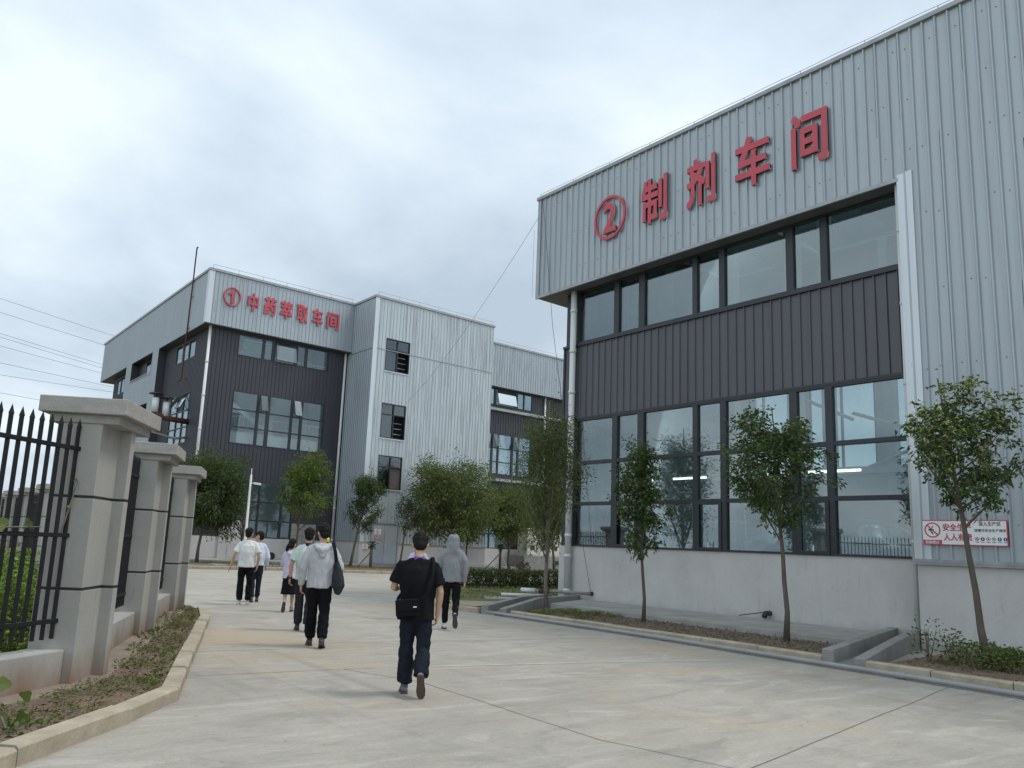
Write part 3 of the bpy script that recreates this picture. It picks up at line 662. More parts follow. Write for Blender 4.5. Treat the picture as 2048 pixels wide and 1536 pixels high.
wl = [(48.1, 51.9, 12.3, 13.5), (48.2, 52.0, 6.95, 10.13), (48.2, 52.0, 1.47, 4.78)]
clad(PLr, 45.62, 54.4, 1.45, 13.8, wl).build('dark_cladding', 'dark1', b1, recalc=False)
holes = [(55.6, 61.0, 12.25, 13.76), (55.6, 61.0, 8.2, 10.2), (55.6, 61.0, 2.2, 4.8)]
clad(PL, 54.2, 62.5, 1.45, 13.76, holes).build('left_cladding', 'clad', b1, recalc=False)
wl2 = [(63.6, 67.2, 12.2, 13.5), (63.6, 67.2, 6.95, 10.13), (63.6, 67.2, 1.47, 4.78)]
clad(PLr, 62.5, 68.3, 1.45, 13.8, wl2).build('dark_cladding', 'dark1', b1, recalc=False)
clad(lambda u, z, d: (u, 68.3+d, z), 14.74, 50, 0, 13.8).build('end_wall', 'dark1', b1, recalc=False)
clad(lambda u, z, d: (u, 71.0+d, z), 14.19, 62, 13.76, T1).build('end_band', 'clad', b1, recalc=False)
# jambs, soffits, hole linings
for y_ in (54.2, 62.44): m = MB(); m.box(14.22, y_, 1.45, 14.74, y_+.06, 13.7); m.build('jamb', 'dark1', b1)
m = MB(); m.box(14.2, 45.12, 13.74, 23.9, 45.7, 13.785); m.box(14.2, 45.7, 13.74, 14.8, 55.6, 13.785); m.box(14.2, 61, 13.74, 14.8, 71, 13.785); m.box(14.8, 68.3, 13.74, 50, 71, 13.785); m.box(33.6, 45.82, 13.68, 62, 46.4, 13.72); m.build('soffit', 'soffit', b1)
for h in holes:
    m = MB(); m.box(14.75, h[0], h[2]-.02, 14.79, h[1], h[3]); m.box(14.22, h[0], h[2]-.04, 14.75, h[1], h[2]); m.box(14.22, h[0]-.04, h[2], 14.75, h[0], h[3]); m.box(14.22, h[1], h[2], 14.75, h[1]+.04, h[3]); m.box(14.22, h[0], h[3], 14.75, h[1], h[3]+.03); m.build('recess_lining', 'dark1', b1)
    window(PLr, h[0]+.9, h[0]+3.4, h[2]+.02, h[3]-.1, [(h[0]+2.1, h[0]+2.2)], [], b1, gm='glass1', fd=.03, bd=-.005, glass_d=.01)
m = MB()
for h in holes[:2]: m.tube([(14.16, h[0], h[2]+.12), (14.16, h[1], h[2]+.12)], .025, 6); m.tube([(14.16, h[0], h[2]+.0), (14.16, h[1], h[2]+.0)], .03, 6)
m.build('guard_rail', 'trim', b1)
m = MB(); m.box(24.1, 44.1, .3, 33.3, 44.2, 16.5); m.build('dark_stair_backing', 'soffit', b1)  # dark sheet added behind the stair windows so their openings look unlit
# front windows of the charcoal wing
rt_lo = {0: [], 1: [(7.93, 8.0), (8.98, 9.05)], 2: [(2.45, 2.53), (3.55, 3.63)]}
cw = [(17.98, 18.16), (18.62, 18.84), (20.2, 20.36), (20.84, 21.02)]
f_a = window(P1r, 16.45, 22.48, 12.3, 13.62, cw, [], b1, gm='glass1', skip=((2, 0),))
f_b = window(P1r, 16.45, 22.48, 6.95, 10.13, cw, rt_lo[1], b1, gm='glass1', skip=((1, 2), (3, 2)))
f_c = window(P1r, 16.9, 20.82, 1.47, 4.78, [(17.98, 18.1), (18.6, 18.72), (20.05, 20.2)], rt_lo[2], b1, gm='glass1')
sash(P1r, 18.84, 20.2, 12.36, 13.56, .34, f_a); sash(P1r, 18.16, 18.62, 9.06, 10.08, .42, f_b); sash(P1r, 20.36, 20.84, 9.06, 10.08, .42, f_b)
for (u0, u1, z0, z1), rws in zip(wl, (rt_lo[0], rt_lo[1], rt_lo[2])):
    f = window(PLr, u0, u1, z0, z1, [(49.3, 49.42), (50.5, 50.62)], rws, b1, gm='glass1', skip=((1, 2),) if z0 == 6.95 else ())
    if z0 == 6.95: sash(PLr, 49.42, 50.5, 9.06, 10.08, .7, f); sash(PLr, 48.3, 49.3, 9.06, 10.08, .5, f)
for (u0, u1, z0, z1) in wl2: window(PLr, u0, u1, z0, z1, [(64.8, 64.9), (66, 66.1)], [], b1, gm='glass1')
# stair tower
sw = [(24.81, 26.62, 12.33, 14.45), (24.78, 26.6, 8.02, 10.24), (24.8, 26.56, 4.82, 6.92)]
clad(PS, 23.9, 33.55, 1.5, T1, sw + [(24.66, 26.56, 0, 2.68)]).build('stair_cladding', 'clad2', b1, recalc=False)
clad(PSs, 42.33, 45.62, 1.5, T1).build('stair_side_cladding', 'clad', b1, recalc=False)
clad(PSe, 42.33, 46.3, 1.5, T1).build('stair_side_cladding', 'clad', b1, recalc=False)
m = MB(); fbox(m, PS, 23.86, 24.14, 1.5, T1, -.01, .04); m.build('corner_trim', 'trim', b1)
m = MB(); fbox(m, P1, 14.15, 14.46, 13.78, T1, -.01, .04); m.box(14.15, 45.12, 13.78, 14.2, 45.4, T1); m.build('corner_trim', 'trim', b1)
m = MB(); fbox(m, PS, 24.14, 33.55, 13.64, 13.68, .0, .035); fbox(m, PSs, 42.33, 45.1, 13.62, 13.66, 0, .035); m.build('lap_and_rib_shade', 'coping', b1)
for i, (u0, u1, z0, z1) in enumerate(sw):
    f = window(PS, u0, u1, z0, z1, [(25.66, 25.72)], [(z1-.74, z1-.68)], b1, gm='glass1', skip=((1, 0),), bd=-.12, glass_d=-.05, label='stair window with its right half slid open' if i < 2 else 'lowest stair window half covered by a brown board')
    g = MB()
    if i < 2:
        for z in (.35, .7, 1.05): g.tube([(25.75, 42.6, z0+z), (26.5, 42.6, z0+z)], .012, 5)
        g.build('guard_bar', 'steelw', f)
    else: fbox(g, PS, 25.73, 26.5, z0+.06, z1-.76, -.1, -.06); M['board'] = mat('brown_board', (.10, .075, .07), None, 4, .7); g.build('board', 'board', f)
    g = MB(); fbox(g, PS, u0-.05, u1+.05, z0-.07, z0-.01, -.02, .06); g.build('sill', 'trim', f)
m = MB(); fbox(m, PS, 24.66, 26.56, .25, 2.66, -.06, .0); dr = m.build('door', 'door', b1, label='grey double steel door')
m = MB(); fbox(m, PS, 24.6, 24.68, .25, 2.74, -.06, .03); fbox(m, PS, 26.54, 26.62, .25, 2.74, -.06, .03); fbox(m, PS, 24.68, 26.54, 2.66, 2.74, -.06, .03); m.build('door_frame', 'coping', dr)
m = MB(); fbox(m, PS, 25.595, 25.61, .27, 2.65, .0, .006); m.build('door_gap', 'joint', dr)
m = MB(); fbox(m, PS, 25.64, 25.68, 1.25, 1.45, .0, .05); m.build('handle', 'steelw', dr)
m = MB(); m.box(23.87, 42.30, 0, 24.6, 42.55, 1.5); m.box(26.62, 42.30, 0, 33.58, 42.55, 1.5); m.box(23.87, 42.55, 0, 24.1, 45.6, 1.5); m.box(33.35, 42.55, 0, 33.58, 46.3, 1.5)
m.box(14.71, 45.59, 0, 23.87, 45.8, 1.46); m.box(14.71, 45.8, 0, 14.95, 54.2, 1.46); m.box(14.16, 54.2, 0, 14.4, 62.5, 1.46); m.box(14.71, 62.5, 0, 14.95, 68.3, 1.46); m.box(33.58, 46.27, 0, 62, 46.5, 1.46); m.build('base_wall', 'plaster', b1)
m = MB(); fbox(m, PS, 23.85, 24.6, 1.49, 1.54, -.05, .06); fbox(m, PS, 26.62, 33.6, 1.49, 1.54, -.05, .06); m.box(23.84, 42.4, 1.49, 23.9, 45.6, 1.54); m.build('sill_flashing', 'coping', b1)
lp = MB(); rnd = random.Random(8)  # dark dashes along the ribs paint their shade on the stair front
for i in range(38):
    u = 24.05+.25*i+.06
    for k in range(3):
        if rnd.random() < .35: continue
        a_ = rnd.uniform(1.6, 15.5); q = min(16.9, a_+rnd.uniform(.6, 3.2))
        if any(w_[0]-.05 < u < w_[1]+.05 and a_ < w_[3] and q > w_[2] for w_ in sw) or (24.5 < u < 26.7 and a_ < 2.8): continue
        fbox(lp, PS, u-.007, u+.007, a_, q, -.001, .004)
o_ = lp.build('lap_and_rib_shade', 'joint', b1); o_['kind'] = 'stuff'
lp = MB()  # same painted rib shade on the two front top bands
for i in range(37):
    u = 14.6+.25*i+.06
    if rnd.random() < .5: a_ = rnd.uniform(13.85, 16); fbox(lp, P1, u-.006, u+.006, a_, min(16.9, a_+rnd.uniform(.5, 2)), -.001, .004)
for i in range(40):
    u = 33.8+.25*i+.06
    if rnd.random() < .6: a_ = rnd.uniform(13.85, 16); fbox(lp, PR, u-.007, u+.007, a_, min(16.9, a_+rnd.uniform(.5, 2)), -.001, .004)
o_ = lp.build('lap_and_rib_shade', 'joint', b1); o_['kind'] = 'stuff'
# right wing
clad(PR, 33.55, 62, 13.7, T1).build('top_band', 'clad', b1, recalc=False)
rw = [(35.0, 40.9, 12.35, 13.62), (35.0, 40.9, 7.05, 10.15), (35.0, 39.2, 1.47, 4.78), (44.5, 50, 12.35, 13.62), (44.5, 50, 7.05, 10.15)]
clad(PRr, 33.58, 62, 1.45, 13.75, rw).build('dark_cladding', 'dark1', b1, recalc=False)
cr_ = [(36.9, 37.06), (37.5, 37.66), (38.9, 39.1), (39.5, 39.68)]
f = window(PRr, *rw[0], [(37.0, 37.2), (39.1, 39.4), (40.0, 40.1)], [], b1, gm='glass1', skip=((1, 0),)); sash(PRr, 37.25, 39.1, 12.4, 13.55, .36, f)
f = window(PRr, *rw[1], cr_, [(7.95, 8.02), (9.0, 9.07)], b1, gm='glass1', skip=((1, 2), (3, 2))); sash(PRr, 37.06, 37.5, 9.1, 10.1, .45, f); sash(PRr, 39.1, 39.5, 9.1, 10.1, .45, f)
window(PRr, *rw[2], [(37.0, 37.1)], [(2.5, 2.58), (3.6, 3.68)], b1, gm='glass1'); window(PRr, *rw[3], [(46, 46.2), (48, 48.2)], [], b1, gm='glass1'); window(PRr, *rw[4], [(46, 46.2), (48, 48.2)], [(9.0, 9.07)], b1, gm='glass1')
# roof edge, pipes, inside
m = MB()
fbox(m, P1, 14.12, 23.84, 16.98, 17.12, -.2, .08); m.box(14.11, 45.3, 16.98, 14.4, 71.1, 17.12); fbox(m, PS, 23.82, 33.63, 16.98, 17.12, -.2, .08); m.box(23.82, 42.53, 16.98, 24.1, 45.02, 17.12); m.box(33.35, 42.53, 16.98, 33.63, 45.72, 17.12); fbox(m, PR, 33.63, 62, 16.98, 17.12, -.2, .08); m.build('roof_edge', 'coping', b1)
for y_ in range(6): m = MB(); m.box(14.4, 45.9+y_*4.2, 16.6, 61.8, 48.0+y_*4.2, 16.9); m.build('roof', 'inner', b1)
for y_ in range(6): m = MB(); m.box(14.4, 48.0+y_*4.2, 16.72, 61.8, 50.1+y_*4.2, 16.74); m.build('added_rooflight', 'sash', b1)  # unseen rooflights added here too, letting light in behind the windows
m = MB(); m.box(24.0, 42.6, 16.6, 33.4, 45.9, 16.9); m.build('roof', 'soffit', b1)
for x, y, z0, z1, r, lb in ((14.66, 45.5, .3, 13.74, .085, 'white downpipe on the charcoal corner'), (23.66, 45.48, .3, 13.74, .08, 'white downpipe beside the stair tower'), (42.2, 46.16, .3, 13.7, .085, 'white downpipe on the right wing')):
    m = MB(); m.tube([(x, y, z0), (x, y, z1)], r, 10)
    for z in (1.5, 3.5, 5.5, 7.5, 9.5, 11.5): m.tube([(x, y, z), (x, y, z+.1)], r*1.2, 10)
    if x < 15: m.tube([(x, y, .42), (x-.3, y-.15, .3), (x-.42, y-.2, .3)], r, 10)
    m.build('downpipe', 'pvc', b1, smooth=True, label=lb)
m = MB(); m.box(15, 46, 6.5, 61.5, 55, 6.7); m.box(15, 46, 11.9, 61.5, 47.0, 12.1); m.box(15, 46, .1, 61.5, 55, .3); m.box(23.95, 42.6, 7.6, 33.3, 45.4, 7.75); m.build('inside_floor', 'innerdk', b1)
m = MB(); m.box(15.2, 58.3, .3, 61.5, 58.5, 16.5); m.box(23.9, 45.9, .3, 24.05, 54.3, 16.5); m.box(33.3, 46.5, .3, 33.5, 54.3, 16.5); m.build('inside_wall', 'inner', b1)
rl = MB()
for (x0, x1, yy, z) in ((16.3, 22.6, 45.95, 12.0), (16.3, 22.6, 45.95, 7.9), (35, 41, 46.7, 12.0), (35, 41, 46.7, 7.9)):
    hh = .62 if z > 10 else .75
    rl.tube([(x0, yy, z+hh), (x1, yy, z+hh)], .028, 5); rl.tube([(x0, yy, z+.12), (x1, yy, z+.12)], .02, 5)
    for x in np.arange(x0, x1, .27): rl.tube([(x, yy, z+.1), (x, yy, z+hh)], .014, 4, False)
rl.build('balustrade', 'steelw', b1)
m = MB()
for x0 in (16.6, 36.0):
    m.obox((x0+1.6, 46.4, 8.5), Vector((1, 0, -.62)).normalized(), 2.2, (0, 1, 0), .04, Vector((.62, 0, 1)).normalized(), .14); m.tube([(x0, 46.5, 8.3), (x0+2.2, 46.5, 9.9)], .03, 5); m.tube([(x0+3.2, 46.5, 9.9), (x0+5.4, 46.5, 8.6)], .03, 5); m.tube([(x0, 46.5, 13.5), (x0+1.6, 46.5, 12.4)], .025, 5)
m.tube([(18.9, 46.3, 4.6), (19.6, 46.3, 3.6), (20.3, 46.3, 4.3)], .025, 5)
for x in (17.2, 19.6, 22): m.box(x, 47.6, 6.7, x+.3, 47.9, 16.5)
m.build('brace', 'steelw', b1)
m = MB(); m.box(16.4, 46.05, 6.75, 22.5, 46.1, 7.75); m.box(35, 46.75, 6.75, 41, 46.8, 7.75); m.build('inside_panel', 'white', b1)
M['pipegreen'] = mat('pale_green_pipe', (.35, .47, .45), None, 3, .5)
m = MB(); m.tube([(19.0, 46.6, .3), (19.0, 46.6, 3.4)], .09, 8); m.tube([(19.0, 46.6, 3.4), (18.2, 46.6, 3.4)], .07, 8); m.build('inside_pipe', 'pipegreen', b1)
# concrete panels and doors at the foot of the charcoal wing
m = MB(); fbox(m, P1r, 16.4, 17.88, .22, 2.44, .03, .12); m.build('door', 'plaster', b1, label='grey rendered door panel'); m = MB(); fbox(m, P1r, 16.93, 16.95, .22, 2.4, .12, .125); m.build('door_gap', 'joint', b1)
m = MB(); fbox(m, P1r, 20.88, 22.5, .22, 2.44, .03, .10); m.build('concrete_panel', 'apron', b1)
m = MB()
for z in (1.7, 2.05): fbox(m, P1r, 20.88, 22.5, z, z+.02, .10, .106)
fbox(m, P1r, 21.6, 21.62, .3, 2.44, .10, .106); m.build('panel_joint', 'joint', b1)
m = MB(); disc_shape(m, P1r, 19.75, .42, .24, .03, .045, 20); m.build('wall_hole', 'black', b1)
# rust pipe mast and exhausts on the left face
m = MB(); m.tube([(14.12, 48.9, 10.7), (14.12, 48.3, 10.75), (14.12, 48.25, 11.0), (14.12, 48.2, 13.7), (14.1, 48.0, 17), (14.1, 47.98, 19.05), (14.1, 47.9, 19.15), (14.1, 47.8, 19.1)], .045, 8)
for z in (13.9, 15.9): m.tube([(14.1, 48.1, z), (14.1, 47.6, z)], .02, 5)
m.tube([(14.1, 48.3, 10.75), (14.1, 47.0, 10.6)], .03, 6)
m.build('vent_mast', 'rust', b1, smooth=True, label='rusty vent pipe rising above the left roof edge')
y, z = 48.0, 8.25
m = MB(); m.tube([(14.74, y, z-.05), (13.5, y, z), (12.95, y, z+.12), (12.75, y, z+.3)], .17, 12); m.build('exhaust_duct', 'rust', b1, smooth=True)
for x, zz in ((13.35, z+.1), (12.72, z+.28)):
    m = MB(); m.tube([(x, y, zz), (x, y, zz+.85)], .19, 16); q = m.build('exhaust_stack', 'steelw', b1, smooth=True)
    m = MB(); m.tube([(x, y, zz+1.08), (x, y, zz+1.14)], [.44, .38], 14); m.tube([(x, y, zz+.8), (x, y, zz+1.1)], .05, 6); m.build('rain_cap', 'frame', q)
m = MB(); m.tube([(12.9, y, z+.2), (12.7, y, z-.9), (14.0, y, z-1.15), (14.74, y, z-1.0)], .07, 8); m.build('exhaust_duct', 'coping', b1, smooth=True)
m = MB()
for x0, x1, y, zz in ((14.3, 23.7, 45.0, 17.12), (24, 33.5, 42.25, 17.12), (33.7, 61, 45.72, 17.12)):
    for x in np.arange(x0, x1, 1.55): m.tube([(x, y, zz-.05), (x, y, zz+.2)], .012, 4)
    m.tube([(x0, y, zz+.2), (x1, y, zz+.2)], .011, 4)
m.build('lightning_wire', 'coping', b1)
s1 = thing('wall_sign', 'red raised lettering with circled 1 across the top band of the far left workshop', 'sign', (19, 45.0, 15), 'red workshop name signs')
m = MB(); LB = lambda u, z, d: (u, 45.05-d, z); ring_shape(m, LB, 15.6, 15.61, .53, .58, .13, 0, .08); m.build('number_ring', 'red', s1)
m = MB(); fbar(m, LB, 15.62, 15.19, 15.62, 15.99, .15, 0, .085); fbar(m, LB, 15.40, 15.74, 15.60, 15.93, .13, 0, .082); m.build('number', 'red', s1)
for ch, a_, b_ in (('中', 16.58, 17.25), ('药', 17.63, 18.40), ('萃', 18.68, 19.46), ('取', 19.78, 20.52), ('车', 20.87, 21.57), ('间', 21.88, 22.76)): letter(ch, a_, b_, 15.0, 16.14, LB, s1, .06, .026)
# ================================================================ FENCE ON THE LEFT
T_ = Vector((.403, .915, 0)).normalized(); N_ = Vector((T_.y, -T_.x, 0)); Z_ = Vector((0, 0, 1))
def pillar(base, t, n, label, group, z0=.05, cap=(-.10, 1.03, -.58, .24)):
    base = Vector((*base, 0)); root = thing('fence_pillar', label, 'pillar', base, group)
    def blk(mb, s0, s1, o0, o1, za, zb):
        c = base + t*(s0+s1)/2 + n*(o0+o1)/2 + Z_*(za+zb)/2
        mb.obox(c, t, (s1-s0)/2, n, (o1-o0)/2, Z_, (zb-za)/2)
    def plan(g=0): return [(-g, -.42-g), (-g, g), (.50-g, g), (.50-g, .12+g), (.62+g, .12+g), (.62+g, g), (.90+g, g), (.90+g, -.42-g), (.62+g, -.42-g), (.62+g, -.53-g), (.50-g, -.53-g), (.50-g, -.42-g)]
    def pl(g, za, zb, mb):
        q = [base + t*s + n*o for s, o in plan(g)]; mb.prism([(v.x, v.y) for v in reversed(q)], za, zb)
    m = MB()
    for za, zb in ((z0, .97), (.995, 1.84), (1.865, 2.57)): pl(0, za, zb, m)
    m.build('shaft', 'pillar', root, bevel=.006)
    m = MB()
    for z in (.966, 1.836): pl(-.004, z, z+.033, m)
    m.build('groove', 'groove', root)
    m = MB(); blk(m, cap[0]+.08, cap[1]-.08, cap[2]+.08, cap[3]-.08, 2.566, 2.655); m.build('cap_moulding', 'capst', root, bevel=.008)
    m = MB(); blk(m, *cap, 2.652, 2.81); m.build('cap', 'capst', root, bevel=.008)
    return root
C1 = Vector((1.73, 8.28, 0)); SP = 3.75
gp = 'grey fence pillars along the left kerb'
for i, lb in enumerate(('grey rendered fence pillar nearest the camera, largest, with a broad two-step cap', 'grey rendered fence pillar, middle one of the three beside the kerb', 'grey rendered fence pillar at the far end of the kerb, last before the road opening')):
    q = C1 + T_*SP*i; tt = Vector((.53, .85, 0)).normalized() if i == 0 else T_; pillar((q.x, q.y), tt, Vector((tt.y, -tt.x, 0)), lb, gp)
def panel(a, b, label, group, z=(.53, .69, 1.48, 2.31, 2.60), each=True, pitch=.118, bw=.014):
    a, b = Vector((*a, 0)), Vector((*b, 0)); L = (b-a).length; d = (b-a)/L; n = Vector((d.y, -d.x, 0))
    root = thing('fence_panel', label, 'fence', (a+b)/2 + Z_*z[0], group)
    for k, zz in enumerate(z[1:4]):
        m = MB(); m.obox((a+b)/2 + Z_*zz, d, L/2, n, .02, Z_, .02); m.build('rail', 'iron', root, bevel=.003)
    nb = int((L-.08)/pitch); allb = MB()
    for i in range(nb+1):
        c = a + d*(L-.04-i*pitch); m = MB() if each else allb
        m.obox(c + Z_*(z[0]+z[4]-.09)/2, d, bw, n, bw, Z_, (z[4]-.09-z[0])/2)
        e = z[4]-.09; bs = [c + sx*d*bw*1.25 + sy*n*bw*1.25 + Z_*e for sx, sy in ((-1, -1), (1, -1), (1, 1), (-1, 1))]
        m.add(bs + [c + Z_*z[4]], [(0, 1, 4), (1, 2, 4), (2, 3, 4), (3, 0, 4), (3, 2, 1, 0)])
        if each: m.build('bar', 'iron', root)
    if not each: allb.build('bars', 'iron', root)
    return root
gf = 'black spear fence panels on the left'
R0 = C1 - N_*.20 - T_*.0; UL = Vector((-.78, -.63, 0)).normalized()
e0 = R0 + UL*2.9
panel((e0.x, e0.y), (R0.x+.02, R0.y+.02), 'black iron spear fence panel at the left edge in front of the nearest pillar', gf)
for i, lb in enumerate(('black iron spear fence panel between the nearest and middle pillars', 'black iron spear fence panel between the middle and farthest pillars')):
    a, b = C1 + T_*(SP*i+.94) - N_*.25, C1 + T_*(SP*(i+1)+.01) - N_*.25; panel((a.x, a.y), (b.x, b.y), lb, gf)
def dwarf(a, b, o0, o1, h, label):
    a, b = Vector((*a, 0)), Vector((*b, 0)); d = (b-a).normalized(); n = Vector((d.y, -d.x, 0)); m = MB()
    m.obox((a+b)/2 + n*(o0+o1)/2 + Z_*(h+.05)/2, d, (b-a).length/2, n, abs(o1-o0)/2, Z_, (h-.05)/2)
    solo(m, 'dwarf_wall', 'pillar', label, 'low wall', 'dwarf walls under the fence', bevel=.008)
e1 = R0 + UL*2.9
dwarf((e1.x, e1.y), ((R0 + T_*.06).x, (R0 + T_*.06).y), -.17, .13, .43, 'low rendered wall under the fence panel at the left edge')
for i, lb in enumerate(('low rendered wall joining the nearest and middle fence pillars', 'low rendered wall joining the middle and farthest fence pillars')):
    a, b = C1 + T_*(SP*i+.94) - N_*.25, C1 + T_*(SP*(i+1)+.02) - N_*.25; dwarf((a.x, a.y), (b.x, b.y), -.16, .17, .44, lb)
# second fence line far behind
tf, nf = Vector((0, 1, 0)), Vector((1, 0, 0)); gb = 'distant fence pillars seen through the bars'
for i, lb in enumerate(('distant grey pillar seen through the bars, right one touching the near pillar', 'distant grey pillar seen through the bars, second from the near pillar', 'distant grey pillar seen through the bars, third from the near pillar', 'distant grey pillar seen through the bars, small one at the left picture edge')):
    pillar((4.62, 26.2+3.6*i), tf, nf, lb, gb)
    if i < 3: panel((4.37, 27.14+3.6*i), (4.37, 29.81+3.6*i), ('distant black fence panel right of the others behind the bars', 'distant black fence panel in the middle behind the bars', 'distant black fence panel leftmost behind the bars')[i], 'distant black fence panels', each=False)
# ================================================================ PLANTS
class Leaves:
    def __init__(s): s.P = []; s.D = []; s.L = []
    def add(s, p, d, l): s.P.append(tuple(p)); s.D.append(tuple(d)); s.L.append(l)
    def build(s, name, m, parent=None, w=.42, seed=1, fold=.18, droop=.25):
        if w < .2: fold = .02
        rg = np.random.default_rng(seed); off = np.array(wloc(parent) if parent else (0, 0, 0))
        P = np.array(s.P) - off; D = np.array(s.D); L = np.array(s.L)[:, None]
        D = D/np.maximum(1e-6, np.linalg.norm(D, axis=1, keepdims=True))
        A = rg.normal(size=D.shape); Sd = np.cross(D, A); Sd /= np.maximum(1e-6, np.linalg.norm(Sd, axis=1, keepdims=True)); Nn = np.cross(Sd, D)
        n = len(P); V = np.empty((n, 4, 3)); dr = np.array([0, 0, -1.])*L*droop
        V[:, 0] = P; V[:, 1] = P + D*L*.45 + Sd*L*w*.5 + Nn*L*fold; V[:, 2] = P + D*L + dr; V[:, 3] = P + D*L*.45 - Sd*L*w*.5 + Nn*L*fold
        me = bpy.data.meshes.new(name); me.vertices.add(n*4); me.vertices.foreach_set('co', V.reshape(-1))
        b = np.arange(n)[:, None]*4; T = np.concatenate([b+[0, 1, 2], b+[0, 2, 3]], 1).reshape(-1)
        me.loops.add(n*6); me.loops.foreach_set('vertex_index', T.astype(np.int32)); me.polygons.add(n*2)
        me.polygons.foreach_set('loop_start', np.arange(0, n*6, 3, dtype=np.int32)); me.polygons.foreach_set('loop_total', np.full(n*2, 3, dtype=np.int32))
        me.update(calc_edges=True); me.materials.append(M[m])
        o = bpy.data.objects.new(name, me); COL.objects.link(o)
        if parent: o.parent = parent
        return o
RG = Vector((.793, -.609, 0)); DP = Vector((.609, .793, 0))
def tree(label, x, y, top, bot, L, R, nleaf, leaf, lm, seed, tr=.05, gz=.10, nl=14, lean=0, bark='bark', clus=.10, name='tree', group=None, tips=None, upness=.55, shape=.75, w=.42, sway=.0, fill=1.0):
    rnd = random.Random(seed); root = thing(name, label, 'tree', (x, y, gz), group)
    base = Vector((x, y, gz)); cen = RG*((L+R)/2); rad = (R-L)/2
    def env(h): return max(.12, (math.sin(math.pi*min(.97, .14+.83*max(0, h)**shape)))**.62)
    H = top-bot; tips_l = Leaves(); lv = Leaves(); wood = MB()
    tp = base + RG*lean + cen*.8; tp.z = top - .12*H
    n = 9; trunk = []
    for i in range(n):
        f = i/(n-1); q = base.lerp(tp, f) + RG*(.03*rnd.uniform(-1, 1) + sway*math.sin(f*3.1)) * (0 if i == 0 else 1) + DP*.03*rnd.uniform(-1, 1)
        trunk.append(q)
    rads = [tr*(1.25 if i == 0 else 1)*(1-.86*(i/(n-1))) + .004 for i in range(n)]
    wood.tube(trunk, rads, 9)
    def on(z):
        f = min(.98, max(0, (z-gz)/(tp.z-gz))); i = min(n-2, int(f*(n-1))); return trunk[i].lerp(trunk[i+1], f*(n-1)-i), rads[i]
    segs = [(trunk[-3], trunk[-1] + Z_*.1*H)]
    ga = rnd.uniform(0, 6)
    for i in range(nl):
        f = (i+.3)/nl; zs = bot - .06*H + f*H*.74; p0, r0 = on(zs)
        a = ga + i*2.39996 + rnd.uniform(-.35, .35)
        h1 = min(.96, (zs-bot)/H + upness*(1-(zs-bot)/H)*rnd.uniform(.45, 1.0)); ex = env(h1)*rnd.uniform(.72, 1.04)
        e = base + cen + RG*math.cos(a)*rad*ex + DP*math.sin(a)*rad*ex*.95; e.z = bot + H*h1
        mid = p0.lerp(e, .5) + Z_*(-.06*(e-p0).length) + (e-p0).cross(Z_)*rnd.uniform(-.08, .08)
        wood.tube([p0, p0.lerp(mid, .5), mid, mid.lerp(e, .55), e], [r0*.55, r0*.45, r0*.33, r0*.2, .003], 5, False)
        pts = [p0.lerp(mid, .35), mid, mid.lerp(e, .5), e]
        segs += [(pts[0], pts[1]), (pts[1], pts[2]), (pts[2], pts[3])]
        for k in range(rnd.randint(5, 7)):
            u = rnd.uniform(.3, 1); s = p0.lerp(mid, u*2) if u < .5 else mid.lerp(e, u*2-1)
            dd = Vector((rnd.gauss(0, 1), rnd.gauss(0, 1), rnd.gauss(.35, .7))).normalized(); ln = rad*rnd.uniform(.22, .5)
            q = s + dd*ln; wood.tube([s, s.lerp(q, .5) + Z_*.02, q], [.007, .005, .002], 4, False); segs.append((s, q)); segs.append((s.lerp(q, .6), q))
    per = max(1, int(nleaf/len(segs)))
    for s, q in segs:
        dd = (q-s); g = rnd.uniform(.35, 1.65)*fill
        for _ in range(int(per*g)):
            u = rnd.random()**.7; p = s.lerp(q, u) + Vector((rnd.gauss(0, clus), rnd.gauss(0, clus), rnd.gauss(0, clus*.8)))
            d = Vector((rnd.gauss(0, 1), rnd.gauss(0, 1), rnd.gauss(-.15, .6))) + (p - base - cen - Z_*(bot+H*.4))*.5
            yng = tips and (p.z-bot)/H > tips and rnd.random() < .62*((p.z-bot)/H)**1.3
            (tips_l if yng else lv).add(p, d, leaf*rnd.uniform(.65, 1.25))
    wood.build('trunk', bark, root, smooth=True, recalc=False)
    if nleaf: lv.build('crown', lm, root, seed=seed, w=w)
    if tips_l.P: tips_l.build('crown', 'leafy', root, seed=seed+1, w=.30)['label'] = 'yellow-green new shoots'
    return root
gw = 'young trees in front of the glazed facade'
tree('slim straight glossy tree in front of the windows, middle of the facade bed', 13.61, 11.53, 4.55, 1.5, -.76, .46, 5600, .088, 'leaf', 11, .037, nl=21, group=gw, clus=.075, shape=.62)
tree('young tree with two-lobed crown and pale trunk before the panes, right of the slimmest tree', 13.46, 8.08, 4.74, 2.0, -1.22, .72, 6800, .092, 'leaf', 23, .046, nl=22, group=gw, clus=.08, shape=.66, sway=.02)
tree('young tree leaning left before the safety sign, with yellow-green new shoots', 13.71, 4.94, 4.86, 2.30, -1.10, .90, 5200, .096, 'leaf', 37, .054, nl=19, shape=.6, group=gw, lean=-.45, tips=.28, clus=.07, fill=.9)
tree('tall wispy tree with thin trunk in front of the white downpipe', 14.07, 15.12, 6.0, 1.5, -1.02, .82, 12000, .082, 'leafm', 41, .05, nl=26, group=gw, clus=.16, w=.3, bark='barkp', upness=.6)
gx = 'trees along the bed of the far workshop'
tree('large round bushy tree before the stair tower, widest crown', 27.83, 38.5, 7.43, 2.0, -2.65, 2.6, 30000, .15, 'leafm', 51, .11, .12, 44, group=gx, clus=.27, shape=.95, upness=.42)
